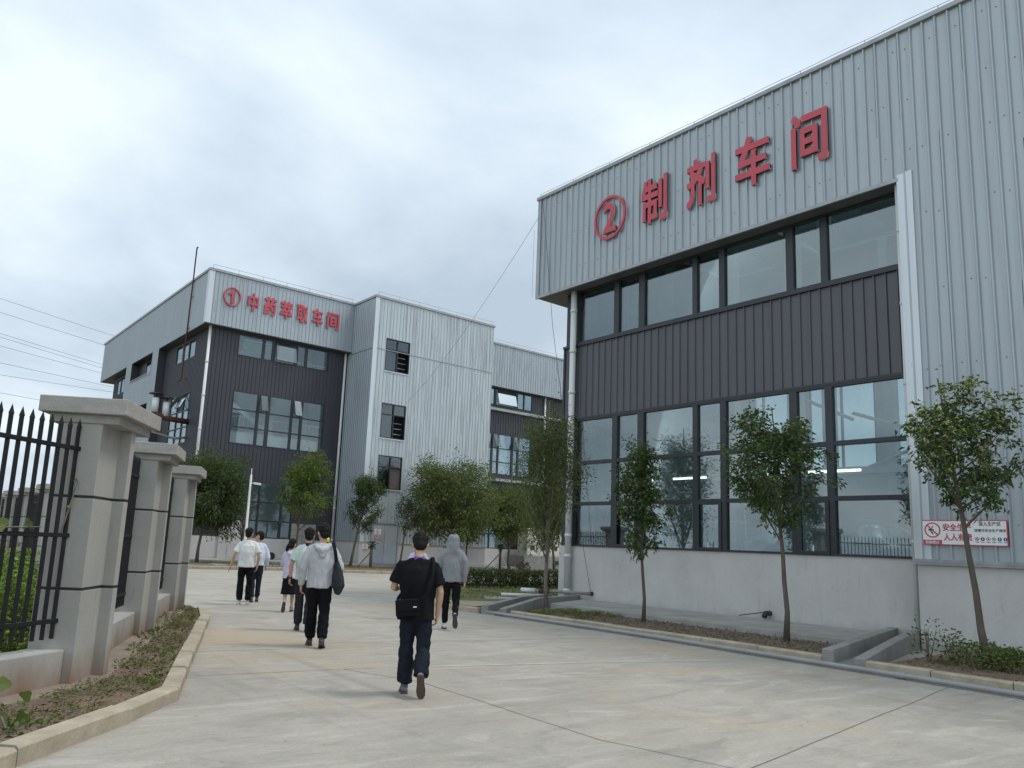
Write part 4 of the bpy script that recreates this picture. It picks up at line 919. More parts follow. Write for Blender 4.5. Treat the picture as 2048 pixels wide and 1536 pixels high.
tree('broad yellow-green tree touching the right side of the largest round tree', 33.4, 39.5, 6.1, 1.8, -2.3, 1.5, 14000, .15, 'leafm', 57, .09, .12, 24, group=gx, clus=.26)
tree('tall dark loose tree just left of the right workshop corner', 37.4, 39.5, 7.2, 1.7, -2.2, .9, 13000, .15, 'leafm', 61, .09, .12, 24, group=gx, clus=.25)
tree('small low tree with thin dark trunk under the largest round crown', 30.3, 40.2, 4.2, 1.7, -.8, 1.4, 3000, .14, 'leafd', 67, .07, .12, 14, group=gx, clus=.22)
tree('dense dark green tree at the charcoal corner behind the last fence pillar', 13.76, 41.0, 6.3, 1.75, -1.6, 2.3, 24000, .15, 'leafd', 71, .08, .12, 38, group=gx, clus=.26, shape=.9, upness=.42)
tree('yellow-green upright tree in front of the charcoal wall below its big window', 19.1, 41.0, 7.1, 2.2, -1.02, 1.8, 9500, .15, 'leafb', 79, .07, .12, 22, group=gx, clus=.17, w=.3)
tree('slender leaning tree left of the grey double door', 21.8, 39.5, 6.2, 2.1, -.35, 1.7, 5200, .135, 'leafd', 83, .075, .12, 15, group=gx, lean=.35, clus=.15)
tree('sparse slender tree right of the grey double door', 24.98, 39.5, 4.9, 2.0, -.4, 1.05, 1500, .12, 'leafd', 89, .06, .12, 13, group=gx, lean=.3, clus=.14)
tree('leafless twiggy shrub by the white camera pole', 15.98, 40.8, 3.4, 1.3, -1.2, 1.05, 0, .1, 'leaf', 97, .085, .12, 30, group=gx, name='bare_shrub', upness=.9)
def stump(label, x, y, h, props):
    root = thing('pruned_tree', label, 'tree', (x, y, .12), 'pruned saplings with props'); m = MB(); m.tube([(x, y, .1), (x, y, h)], [.085, .075], 9); m.build('trunk', 'bark', root, smooth=True)
    rnd = random.Random(int(x*10)); lv = Leaves()
    for _ in range(110): lv.add((x+rnd.gauss(0, .1), y+rnd.gauss(0, .1), h+rnd.uniform(-.12, .3)), (rnd.gauss(0, 1), rnd.gauss(0, 1), rnd.gauss(.5, .5)), .15)
    lv.build('crown', 'leafd', root, seed=5)
    for dx in props: m = MB(); q = Vector((x, y, h*.82)); e = q + RG*dx; e.z = .1; m.tube([q, e], .035, 6); m.build('prop', 'steelw' if abs(dx) < .6 else 'barkp', root)
stump('cut-back sapling with one slanted prop beside the grey double door', 23.1, 39.5, 1.25, (-.75,))
stump('cut-back sapling with two slanted props right of the stair tower', 33.2, 40.2, 1.45, (-1.0, .55))
def bush(label, name, cat, pts, n, leaf, m, seed, group=None, z0=.1):
    """pts: (x, y, rx, ry, h) clumps of leaves"""
    rnd = random.Random(seed); root = thing(name, label, cat, (pts[0][0], pts[0][1], z0), group); lv = Leaves(); st = MB()
    for x, y, rx, ry, h in pts:
        for _ in range(int(n/len(pts))):
            a = rnd.uniform(0, 6.283); r = rnd.random()**.5; z = rnd.random(); k = (1-.45*z*z)
            p = Vector((x+rx*r*k*math.cos(a), y+ry*r*k*math.sin(a), z0+.03+h*z*(1+.18*noise.noise(Vector((x*3+r*2, y*3, z*2))))))
            lv.add(p, (rnd.gauss(0, 1)+math.cos(a)*.6, rnd.gauss(0, 1)+math.sin(a)*.6, rnd.gauss(.45, .6)), leaf*rnd.uniform(.6, 1.25))
        for _ in range(4): e = Vector((x+rnd.uniform(-1, 1)*rx*.7, y+rnd.uniform(-1, 1)*ry*.7, z0+h*.85)); st.tube([(x+rnd.uniform(-.2, .2)*rx, y+rnd.uniform(-.2, .2)*ry, z0-.05), e], [.012, .004], 4, False)
    st.build('stem', 'bark', root, recalc=False); lv.build('foliage', m, root, seed=seed); return root
bush('clipped dark green hedge in the bed left of the right workshop corner', 'hedge', 'hedge', [(16.4+i*.56, 22.9-.02*i, .42, .36, .62) for i in range(13)], 15000, .09, 'leafd', 5)
bush('small dark red-leaved shrub standing behind the hedge', 'red_shrub', 'shrub', [(20.6, 23.5, .35, .3, .85)], 420, .11, 'leafred', 6)
gs = 'bright green shrubs behind the fence'
for i, (x, y, r, h, lb) in enumerate(((1.35, 10.3, .55, .95, 'bright green feathery shrub behind the bars, nearest the low wall'), (2.0, 12.6, .7, 1.15, 'bright green feathery shrub behind the bars, beside the near pillar'), (1.6, 14.6, .8, 1.2, 'bright green feathery shrub behind the bars, tallest and farthest'), (.2, 10.6, .6, 1.0, 'bright green feathery shrub at the left picture edge'))):
    bush(lb, 'shrub', 'shrub', [(x, y, r, r, h), (x+.3, y+.25, r*.7, r*.7, h*.8), (x-.35, y+.2, r*.7, r*.7, h*.9)], 3200, .085, 'leafs', 30+i, gs, .05)
gq = 'leafy weeds in the near right bed'
for i, (x, y, r, h, lb) in enumerate(((13.2, 5.55, .30, .60, 'tall leafy weed beside the drain channel, tallest of the near bed'), (13.2, 4.9, .40, .36, 'leafy weed clump in the near bed, left of the leaning trunk'), (13.5, 4.3, .44, .32, 'leafy weed clump in the near bed, right of the leaning trunk'), (13.4, 3.6, .44, .34, 'leafy weed clump in the near bed at the right picture edge'), (14.3, 5.2, .35, .28, 'leafy weed clump in the near bed, back row by the wall'))):
    bush(lb, 'weed_clump', 'weed', [(x, y, r, r, h), (x+.2, y-.25, r*.8, r*.8, h*.8)], 620 if i else 240, .075, 'leafm', 50+i, gq)
def scatter(name, poly, n, leaf, m, seed, z=.12, up=1.4, dens=None, w=.4, sp=.03):
    rnd = random.Random(seed); xs = [p[0] for p in poly]; ys = [p[1] for p in poly]; lv = Leaves()
    def inside(x, y):
        c = False
        for (x1, y1), (x2, y2) in zip(poly, poly[1:]+poly[:1]):
            if (y1 > y) != (y2 > y) and x < (x2-x1)*(y-y1)/(y2-y1)+x1: c = not c
        return c
    k = 0; t = 0
    while k < n and t < n*60:
        t += 1; x, y = rnd.uniform(min(xs), max(xs)), rnd.uniform(min(ys), max(ys))
        if not inside(x, y): continue
        dn = noise.noise(Vector((x*1.3, y*1.3, seed))) + .45*noise.noise(Vector((x*5, y*5, seed)))
        if dens is not None and dn < dens*rnd.uniform(.4, 1.6): continue
        lv.add((x, y, z+rnd.uniform(-.015, sp)), (rnd.gauss(0, 1), rnd.gauss(0, 1), abs(rnd.gauss(up, .6))), leaf*rnd.uniform(.5, 1.5)); k += 1
    o = lv.build(name, m, None, seed=seed, w=w); o['kind'] = 'stuff'; return o
LB = [(-1.0, 4.3), (.92, 6.3), (1.85, 7.2), (2.42, 7.9), (3.27, 10.03), (4.95, 14.4), (5.38, 15.7), (5.3, 16.8), (3.3, 11.9), (2.2, 8.9), (1.6, 8.0), (.4, 7.1)]
scatter('grass', LB, 7000, .05, 'grass', 3, dens=-.05, w=.12, up=.9, sp=.01)
scatter('weeds', LB, 420, .05, 'leafm', 4, dens=.28, w=.6)
scatter('dry_litter', LB, 1500, .05, 'barkp', 14, z=.115, up=.15, w=.3, sp=.01)
scatter('grass', [(12.2, 12.3), (14.05, 12.5), (14.1, 14.2), (13.2, 14.1), (12.2, 13.8)], 2600, .075, 'grass', 7, dens=-.1, w=.14)
scatter('grass', [(12.4, 17.3), (16.4, 18.3), (24, 18.4), (24, 24.2), (18, 24.0), (14.6, 20.7)], 5200, .10, 'grass', 8, dens=-.1, w=.14)
scatter('dry_litter', [(12.2, 6.9), (14.05, 7.05), (14.1, 13), (12.2, 12.6)], 2400, .05, 'barkp', 9, z=.125, up=.15, w=.3, sp=.01)
scatter('dry_litter', [(12.2, 2), (14.9, 2), (14.9, 5.6), (12.2, 5.7)], 900, .05, 'barkp', 10, z=.125, up=.15, w=.3, sp=.01)
scatter('weeds', [(12.4, 2), (15.1, 2), (15.1, 5.4), (12.8, 5.6)], 900, .05, 'leafm', 12, dens=-.1, w=.5)
scatter('grass', [(-12, 7), (-.8, 7), (1.4, 8.9), (4.6, 16.2), (4.1, 24), (-12, 24)], 9000, .16, 'grass', 13, z=.05, w=.12)
scatter('grass', [(14, 37.2), (22.5, 36.9), (22.7, 41.4), (14, 41.4)], 3800, .11, 'grass', 15, z=.12, dens=.0, w=.14)
def vine(label, stem, leaves, ls, seed):
    root = thing('vine', label, 'vine', stem[0], 'vines on the fence'); m = MB(); m.tube(stem, [.009]*(len(stem)-1)+[.004], 5, False); m.build('stem', 'barkp', root, smooth=True)
    rnd = random.Random(seed)
    for p in leaves:
        lf = MB(); r = ls*rnd.uniform(.8, 1.2); a0 = rnd.uniform(0, 6); fwd = Vector((rnd.gauss(.1, .35), rnd.gauss(-.9, .25), rnd.gauss(.35, .3))).normalized(); s = fwd.cross(Z_).normalized(); u_ = s.cross(fwd); c = Vector(p); n = 14
        vs = [c] + [c + s*math.cos(t)*r*(1+.22*math.cos(3*t+a0)) + u_*math.sin(t)*r*(1+.22*math.cos(3*t+a0)) - fwd*.12*r*math.cos(2*t) for t in (2*math.pi*k/n for k in range(n))]
        lf.add(vs, [(0, 1+k, 1+(k+1) % n) for k in range(n)]); lf.build('leaf', 'leafm', root, recalc=False)
vine('creeper with broad leaves climbing at the bottom left corner before the low wall', [(1.02, 6.62, .1), (.96, 6.75, .25), (.93, 6.95, .42), (.85, 7.05, .62)], [(.98, 6.7, .2), (.93, 6.8, .33), (.99, 6.86, .40), (.9, 6.98, .5), (.88, 7.0, .60), (1.12, 6.75, .17), (1.15, 6.9, .3)], .042, 3)
vine('creeper with two pale leaves across the middle fence rail', [(.55, 7.5, 1.5), (.9, 7.8, 1.53), (1.3, 8.1, 1.55)], [(.93, 7.8, 1.56), (1.16, 8.0, 1.57)], .06, 5)
vine('thin creeper on the face of the nearest pillar', [(1.50, 8.36, 1.5), (1.54, 8.33, 1.75), (1.58, 8.31, 2.0)], [(1.56, 8.31, 2.0), (1.53, 8.32, 1.75)], .02, 7)
# ================================================================ STREET THINGS
m = MB(); m.tube([(x, y, .052) for x, y in wob((11.86, 15.1), (11.9, 9.6), 5, .015, 31) + wob((11.9, 9.6), (11.55, 3.0), 6, .02, 32)[1:] + [(11.2, -3), (10.9, -9)]], .038, 12)
pp = thing('pvc_pipe', 'long grey plastic pipe lying on the road along the right kerb', 'pipe', (11.8, 9.5, 0)); m.build('pipe', 'greypvc', pp, smooth=True)
m = MB()
for y in (9.6, 5.3): m.tube([(11.9 if y > 9 else 11.69, y-.06, .052), (11.9 if y > 9 else 11.68, y+.06, .052)], .046, 12)
m.build('coupling', 'greypvc', pp)
m = MB(); m.tube([(15.25, 18.35, .19), (16.3, 17.75, .19)], .05, 10); solo(m, 'pvc_pipe', 'pvc', 'short white plastic pipe lying on the slab left of the drain channel', 'pipe', smooth=True)
wp = thing('water_pipe', 'grey water pipe with red valve resting at the foot of the white downpipe', 'pipe', (16.4, 16.9, .3))
m = MB(); m.tube([(16.75, 16.15, .36), (16.55, 16.3, .37), (16.1, 16.95, .37), (15.7, 17.45, .37)], .045, 10); m.build('pipe', 'channel', wp, smooth=True)
m = MB(); m.tube([(16.0, 17.08, .37), (15.82, 17.32, .37)], .075, 10); m.tube([(15.9, 17.2, .4), (15.9, 17.2, .52)], .03, 8); m.tube([(15.9, 17.2, .50), (15.9, 17.2, .53)], .10, 10); m.build('valve', 'rust', wp)
m = MB(); m.tube([(15.75, 17.4, .37), (15.5, 17.75, .37)], .06, 10); m.build('coupling', 'pvc', wp, smooth=True)
m = MB(); m.tube([(16.85, 16.14, .37), (16.72, 16.14, .37)], .06, 10); m.build('elbow', 'black', wp, smooth=True)
dp = thing('drain_stub', 'rusty drain stub with a dark stain poking from the base wall', 'pipe', (16.8, 10.5, .2))
m = MB(); m.tube([(16.9, 10.5, .34), (16.62, 10.5, .34), (16.56, 10.5, .26)], .06, 10); m.build('stub', 'black', dp, smooth=True)
m = MB(); m.tube([(16.6, 10.55, .36), (16.55, 11.15, .24)], .012, 6); m.build('hose', 'black', dp)
cb = thing('overhead_cable', 'slack cable strung from the right workshop to the stair tower', 'cable', (16.3, 18.4, 12.4), 'cables between the workshops'); m = MB()
a, b = Vector((16.3, 18.40, 12.45)), Vector((26.43, 42.3, 10.3)); m.tube([a.lerp(b, f) - Z_*.55*4*f*(1-f) for f in np.linspace(0, 1, 24)], .006, 5); m.build('cable', 'black', cb)
ob = thing('stay_cable', 'black cable dropping from the roof corner to the foot of the white downpipe', 'cable', (16.2, 18.2, 13), 'cables between the workshops'); m = MB(); m.tube([(16.2, 18.2, 13.1), (16.22, 18.05, 12.2), (16.3, 17.6, 8.5), (16.5, 16.9, 4.2), (16.74, 16.14, .4)], .007, 5); m.build('cable', 'black', ob)
cabs = [((5.48, 25.63), (22.42, 23.03)), ((5.69, 24.1), (22.18, 21.73)), ((5.98, 21.88), (22.0, 19.47)), ((6.02, 21.5), (22.03, 19.06)), ((6.17, 20.46), (22.38, 18.54)), ((6.43, 18.53), (22.51, 17.39)), ((6.61, 17.1), (22.73, 16.94)), ((6.85, 15.32), (17.03, 14.78))]
wd = ('highest', 'second highest', 'third highest', 'fourth highest', 'fourth lowest', 'third lowest', 'second lowest', 'lowest')
for (p0, p1), nm in zip(cabs, wd):
    m = MB(); k = (p1[1]-p0[1])/(p1[0]-p0[0]); x0, x1 = -30, 45
    m.tube([(x, 95, p0[1]+k*(x-p0[0]) + .0006*(x-14)**2) for x in np.linspace(x0, x1, 20)], .02, 4); solo(m, 'power_line', 'wire', 'thin power line in the sky left of the far workshop, %s of the eight' % nm, 'power line', 'power lines')
# camera pole
cp = thing('camera_pole', 'white pole with a small security camera in front of the charcoal wall', 'camera pole', (15.23, 38.5, .1))
m = MB(); m.tube([(15.23, 38.5, .1), (15.23, 38.5, 4.62)], [.075, .055], 12); m.tube([(15.23, 38.5, .1), (15.23, 38.5, .14)], .17, 12); m.tube([(15.23, 38.5, 4.62), (15.23, 38.5, 4.95)], .02, 6); m.build('pole', 'white', cp, smooth=False)
m = MB(); m.tube([(15.25, 38.5, 4.2), (15.45, 38.4, 4.2)], .022, 6); m.build('arm', 'white', cp)
m = MB(); m.obox((15.52, 38.32, 4.18), Vector((.8, -.6, -.1)).normalized(), .17, Vector((.6, .8, 0)), .06, Z_, .055); m.build('camera', 'steelw', cp, bevel=.012)
# cabinets beyond the trees
for i, (x0, x1, lb) in enumerate(((39.2, 41.4, 'cream electrical cabinet on the low plinth, left one behind the tree trunks'), (41.5, 44.2, 'cream electrical cabinet on the low plinth, right one beside the workshop corner'))):
    c = thing('electrical_cabinet', lb, 'cabinet', (x0, 44.4, 1.05), 'cream electrical cabinets'); M['cream'] = M.get('cream') or mat('cream_paint', (.60, .58, .48), (.52, .50, .42), 2, .5, 0, .03)
    m = MB(); m.box(x0, 44.4, 1.05, x1, 45.5, 3.0); m.build('body', 'cream', c, bevel=.02); m = MB(); m.box(x0-.08, 44.3, 3.0, x1+.08, 45.6, 3.1); m.build('top', 'cream', c)
    w = (x1-x0)/2
    for k in range(2):
        m = MB(); m.box(x0+k*w+.05, 44.37, 1.15, x0+(k+1)*w-.05, 44.4, 2.9); d = m.build('door', 'cream', c, bevel=.006); m = MB(); m.box(x0+k*w+.3, 44.35, 1.5, x0+k*w+.75, 44.37, 1.85); m.build('vent', 'frame', d)
    m = MB(); m.box(x0+w-.45, 44.35, 2.2, x0+w+.2, 44.372, 2.55); m.build('label_plate', 'white', c)
m = MB(); m.box(38.6, 44.0, 0, 44.9, 45.75, 1.05); o = m.build('plinth', 'channel', None, bevel=.02); tag(o, 'dark concrete plinth carrying the cream cabinets', 'plinth'); m = MB(); m.box(41.6, 43.97, .45, 43.4, 44.0, .75); m.build('vent_grille', 'black', o)
# ---------------------------------------------------------------- safety signs
FS = lambda u, z, d: (16.275-d, -u, z)
M['signtext'] = mat('sign_black', (.03, .03, .035), None, 3, .5); M['signblue'] = mat('sign_blue', (.02, .06, .25), None, 3, .5); M['signgreen'] = mat('sign_green', (.03, .30, .10), None, 3, .5)
ss = thing('safety_sign', 'white safety board with no-smoking symbol and red Chinese slogan behind the leaning tree', 'sign', (16.26, 6.1, 1.97), 'printed warning signs')
m = MB(); fbox(m, FS, -6.84, -5.40, 1.985, 2.45, .0, .02); m.build('board', 'white', ss)
m = MB()
for a in ((-6.84, -5.40, 2.438, 2.452), (-6.50, -5.40, 1.983, 1.996), (-5.412, -5.398, 1.996, 2.438)): fbox(m, FS, *a, -.004, .026)
m.build('border', 'red', ss)
m = MB(); fbox(m, FS, -6.84, -6.505, 1.982, 2.075, .02, .024); m.build('red_strip', 'red', ss)
m = MB(); put_text(m, '禁烟禁火', FS, -6.80, -6.55, 2.0, 2.06, .024, .027, .012); m.build('lettering', 'white', ss)
def nosmoke(root, fm, uc, zc, r, d):
    m = MB(); ring_shape(m, fm, uc, zc, r, r, .16, d, d+.004); fbar(m, fm, uc-r*.62, zc+r*.62, uc+r*.62, zc-r*.62, r*.16, d, d+.0055); m.build('ban_ring', 'red', root)
    m = MB(); fbar(m, fm, uc-r*.5, zc+r*.05, uc+r*.15, zc-r*.0, r*.22, d, d+.003); fbar(m, fm, uc-r*.25, zc-r*.1, uc+r*.1, zc-r*.55, r*.14, d, d+.003); fbar(m, fm, uc-r*.1, zc+r*.2, uc+r*.05, zc+r*.55, r*.1, d, d+.003); m.build('flame_symbol', 'signtext', root)
nosmoke(ss, FS, -6.665, 2.262, .145, .02)
m = MB(); put_text(m, '安全生产', FS, -6.48, -5.99, 2.245, 2.385, .02, .024, .02); put_text(m, '人人有责', FS, -6.47, -5.98, 2.065, 2.20, .02, .024, .02); m.build('slogan', 'red', ss)
m = MB(); put_text(m, '进入生产区', FS, -5.86, -5.50, 2.345, 2.42, .02, .023, .012); put_text(m, '请遵守安全生产规定', FS, -5.94, -5.42, 2.235, 2.29, .02, .023, .010); m.build('small_lettering', 'signtext', ss)
for k, cl in enumerate(('red', 'signblue', 'red', 'signgreen', 'signblue', 'signblue')):
    uc = -5.90 + k*.092; m = MB()
    if cl == 'signblue': disc_shape(m, FS, uc, 2.105, .034, .02, .023)
    else: ring_shape(m, FS, uc, 2.105, .036, .036, .22, .02, .023, 20); fbar(m, FS, uc-.016, 2.117, uc+.016, 2.093, .010, .02, .0235)
    q = m.build('symbol', cl, ss)
    m = MB(); fbar(m, FS, uc-.002, 2.092, uc+.002, 2.122, .014, .0205, .0245); m.build('figure', 'white' if cl == 'signblue' else 'signtext', q)
    m = MB(); fbox(m, FS, uc-.03, uc+.03, 2.042, 2.052, .02, .022); m.build('caption', 'signtext', ss)
FD = lambda u, z, d: (u, 42.325-d, z)
def smallsign(lb, u0, u1, z0, z1, split, txt, fm):
    r = thing('warning_sign', lb, 'sign', fm((u0+u1)/2, z0, 0), 'printed warning signs'); m = MB(); fbox(m, fm, u0, u1, z0, z1, 0, .015); m.build('board', 'white', r)
    rad = min((u1-u0)*.42, (z1-split)*.44); nosmoke(r, fm, (u0+u1)/2, (z1+split)/2, rad, .015)
    m = MB(); fbox(m, fm, u0+.01, u1-.01, z0+.01, split-.01, .015, .018); m.build('red_strip', 'red', r)
    m = MB()
    for i, tx in enumerate(txt): h = (split-z0-.04)/len(txt); put_text(m, tx, fm, u0+.04, u1-.04, split-.03-h*(i+1)+.01, split-.03-h*i-.015, .018, .022, .015)
    m.build('lettering', 'white', r)
smallsign('white and red no-smoking sign on the grey double door', 24.88, 25.33, 1.72, 2.34, 2.02, ('生产重地', '严禁烟火'), FD)
smallsign('small no-smoking sign low on the wall left of the grey double door', 24.08, 24.46, 1.02, 1.42, 1.12, ('禁止吸烟',), lambda u, z, d: (u, 42.295-d, z))
# ================================================================ PEOPLE
SK = mat('skin', (.50, .31, .215), (.44, .26, .175), 9, .55, 0, .03, spec=.35)
M['skin'] = SK
M['hair'] = mat('black_hair', (.010, .009, .009), (.018, .016, .015), 60, .65, 0, .6, (1, 1, .25), spec=.12)
M['sole'] = mat('shoe_sole', (.10, .065, .05), (.06, .045, .04), 40, .8, 0, .4)
def cloth(name, c, k=.82, rough=.9, sheen=.0):
    m = mat(name, c, tuple(x*k for x in c), 9, rough, 0, .12, (1, 1, .6), 190, world=False, bdist=.004); m.node_tree.nodes['Principled BSDF'].inputs['Specular IOR Level'].default_value = .12
    return m
def organic(mb, name, m, parent, voxel=.011, smooth=4, fold=0., ffreq=9, seed=0, label=None, zs=.45):
    me = mb.mesh('tmp', wloc(parent)); bm = bmesh.new(); bm.from_mesh(me); bmesh.ops.recalc_face_normals(bm, faces=bm.faces); bm.to_mesh(me); bm.free()
    o = bpy.data.objects.new('tmp', me); COL.objects.link(o)
    r = o.modifiers.new('r', 'REMESH'); r.mode = 'VOXEL'; r.voxel_size = voxel
    s = o.modifiers.new('s', 'SMOOTH'); s.iterations = smooth; s.factor = .5
    dg = bpy.context.evaluated_depsgraph_get(); dg.update(); ev = bpy.data.meshes.new_from_object(o.evaluated_get(dg)); bpy.data.objects.remove(o); bpy.data.meshes.remove(me)
    ev.name = name
    if fold:
        nv = len(ev.vertices); co = np.empty(nv*3); ev.vertices.foreach_get('co', co); co = co.reshape(-1, 3); no = np.empty(nv*3); ev.vertex_normals.foreach_get('vector', no); no = no.reshape(-1, 3)
        sv = Vector((seed*3.7, seed*1.3, seed*2.1))
        for i in range(nv):
            p = Vector(co[i]); q = Vector((p.x*ffreq, p.y*ffreq, p.z*ffreq*zs)) + sv
            w = noise.noise(q + Vector((0, 0, p.x*6))) + .5*noise.noise(q*2.3); co[i] += no[i]*fold*(w - .25*abs(w))
        ev.vertices.foreach_set('co', co.reshape(-1)); ev.update()
    ev.polygons.foreach_set('use_smooth', [True]*len(ev.polygons)); ev.materials.clear(); ev.materials.append(M[m] if isinstance(m, str) else m)
    q = bpy.data.objects.new(name, ev); COL.objects.link(q); q.parent = parent
    if label: q['label'] = label
    return q
class Person:
    def __init__(s, label, x, y, head, H, pose, group=None):
        s.k = H/1.75; s.th = math.atan2(-head[0], head[1]); s.ct, s.st = math.cos(s.th), math.sin(s.th)
        s.root = thing('person', label, 'person', (x, y, 0), group or 'people walking up the concrete road'); s.o = Vector((x, y, 0)); s.p = pose; s.seed = int(abs(x*37+y*11)) % 97
        d = dict(hz=.93, lean=.0, Lsh=(-.178, 0, 1.41), Rsh=(.178, 0, 1.41), yaw=0, nod=0)
        d.update(pose); s.p = d
    def w(s, v):
        x, y, z = v[0]*s.k, v[1]*s.k, v[2]*s.k
        return Vector((s.o.x + x*s.ct - y*s.st, s.o.y + x*s.st + y*s.ct, z))
    def d(s, v): return Vector((v[0]*s.ct - v[1]*s.st, v[0]*s.st + v[1]*s.ct, v[2])).normalized()
    def loft(s, mb, rings, n=16, hint=(1, 0, 0), caps=(1., 1.)): mb.loft([(s.w(p), a*s.k, b*s.k) for p, a, b in rings], n, s.d(hint), caps)
    def hp(s, v):
        """head space (x, y forward, z up from the neck joint) turned and nodded"""
        y_, n_ = s.p['yaw'], s.p['nod']; x, y, z = (q*1.09 for q in v)
        y, z = y*math.cos(n_) + z*math.sin(n_), z*math.cos(n_) - y*math.sin(n_)
        x, y = x*math.cos(y_) - y*math.sin(y_), x*math.sin(y_) + y*math.cos(y_)
        return (x, y + s.p['lean']*1.1, z + 1.518)
    def hell(s, mb, c, rx, ry, rz, n=14):
        yw = s.th + s.p['yaw']; rot = Matrix.Rotation(yw, 3, 'Z') @ Matrix.Rotation(-s.p['nod'], 3, 'X'); mb.ell(s.w(s.hp(c)), rx*s.k*1.10, ry*s.k*1.10, rz*s.k*1.09, n, 10, rot)
    def hand(s, mb, W, el, thumb, palm, curl):
        W, el = Vector(W), Vector(el); d = (W-el).normalized(); pn = Vector(palm); pn = (pn - d*pn.dot(d)).normalized(); a = Vector(thumb); a = (a - d*a.dot(d) - pn*a.dot(pn)).normalized()
        s.loft(mb, [(W - d*.02, .026, .020), (W + d*.02, .032, .017), (W + d*.055, .040, .015), (W + d*.082, .039, .013)], 12, a)
        for i, (off, ln) in enumerate(((.029, .072), (.010, .080), (-.009, .074), (-.027, .058))):
            p = W + d*.080 + a*off; dd = d.copy(); pts = [(p - d*.02, .0095, .0095), (p, .0093, .0093)]; c = curl*(1+.12*i)
            for g in (.42, .32, .26):
                ax = c; dd = (dd*math.cos(ax) + pn*math.sin(ax)).normalized(); p = p + dd*ln*g; pts.append((p, .0088 - .001*(g < .3), .0088))
            s.loft(mb, pts, 8, a)
        p = W + d*.028 + a*.026; t1 = (a*.65 + d*.75 + pn*.25).normalized(); t2 = (a*.15 + d*.9 + pn*.4).normalized()
        s.loft(mb, [(p - t1*.015, .013, .012), (p + t1*.03, .0115, .011), (p + t1*.03 + t2*.03, .009, .009)], 8, pn)
    def body(s):
        p = s.p; m = MB(); L = p['lean']
        s.loft(m, [((0, 0, p['hz']-.05), .13, .095), ((0, L*.3, 1.05), .125, .088), ((0, L*.6, 1.22), .148, .10), ((0, L*.9, 1.37), .15, .085), ((0, L, 1.43), .09, .06)], 18)
        s.loft(m, [((0, L-.012, 1.42), .060, .058), ((0, L*1.05-.008, 1.49), .054, .056), (s.hp((0, .0, .04)), .050, .054)], 14)
        q = lambda v: s.hp(v)
        s.loft(m, [(q((0, .042, .012)), .030, .034), (q((0, .030, .045)), .054, .066), (q((0, .014, .09)), .069, .088), (q((0, .004, .135)), .075, .096), (q((0, -.002, .175)), .067, .086), (q((0, -.004, .20)), .044, .058)], 18)
        s.hell(m, (0, .108, .085), .012, .016, .022, 10); s.hell(m, (0, .100, .045), .022, .010, .008, 10); s.hell(m, (0, .094, .118), .045, .012, .010, 10)
        for x in (-1, 1): s.hell(m, (x*.076, -.006, .10), .012, .020, .032, 10)
        for S_ in 'LR':
            sh, el, wr = p[S_+'sh'], p[S_+'el'], p[S_+'wr']; v = lambda a, b, f: tuple(a[i]+(b[i]-a[i])*f for i in range(3))
            s.loft(m, [((sh[0]*.6, sh[1]+L*.95, sh[2]-.03), .045, .045), ((sh[0]*.95, sh[1], sh[2]-.02), .045, .046), (v(sh, el, .35), .046, .047), (el, .037, .038), (v(el, wr, .3), .038, .036), (wr, .027, .023)], 14)
            s.hand(m, wr, el, p.get(S_+'th', (0, 1, .2)), p.get(S_+'pn', (1 if S_ == 'L' else -1, 0, 0)), p.get(S_+'curl', .35))
            hx = -.088 if S_ == 'L' else .088; kn, an = p[S_+'kn'], p[S_+'an']
            s.loft(m, [((hx, 0, p['hz']+.02), .078, .085), (v((hx, 0, p['hz']), kn, .5), .068, .07), (kn, .050, .052), (v(kn, an, .35), .050, .055), (v(kn, an, .8), .034, .036), (an, .034, .036)], 14)
        s.b = organic(m, 'body', 'skin', s.root, .0075, 3)
        e = MB()
        for x in (-1, 1): s.hell(e, (x*.030, .092, .103), .011, .006, .006, 8)
        e.build('eyes', 'black', s.b, smooth=True)
    def hair(s, style='short', mt='hair'):
        m = MB(); rnd = random.Random(s.seed)
        s.hell(m, (0, -.018, .142), .084, .100, .088, 16); s.hell(m, (0, .030, .178), .070, .075, .050, 14)
        s.hell(m, (0, -.050, .085), .070, .060, .062, 14)
        for _ in range(70):
            a = rnd.uniform(0, 6.28); b = rnd.uniform(.0, 1.25); c = (.082*math.sin(b)*math.cos(a), -.015+.098*math.sin(b)*math.sin(a), .142+.09*math.cos(b))
            if c[1] > .05 and c[2] < .16: continue
            s.hell(m, c, .016, .02, .014, 6)
        if style == 'pony':
            s.loft(m, [(s.hp((0, -.09, .12)), .05, .04), (s.hp((-.02, -.13, .07)), .05, .035), (s.hp((-.045, -.135, .0)), .045, .03), (s.hp((-.06, -.13, -.05)), .022, .018)], 12)
            s.hell(m, (0, -.06, .08), .078, .07, .075)
        if style == 'long': s.loft(m, [(s.hp((0, -.05, .14)), .085, .07), (s.hp((0, -.075, .05)), .09, .055), (s.hp((0, -.10, -.08)), .085, .04), (s.hp((0, -.11, -.2)), .07, .03)], 14)
        organic(m, 'hair', mt, s.root, .009, 1, .004, 60, s.seed, zs=1)
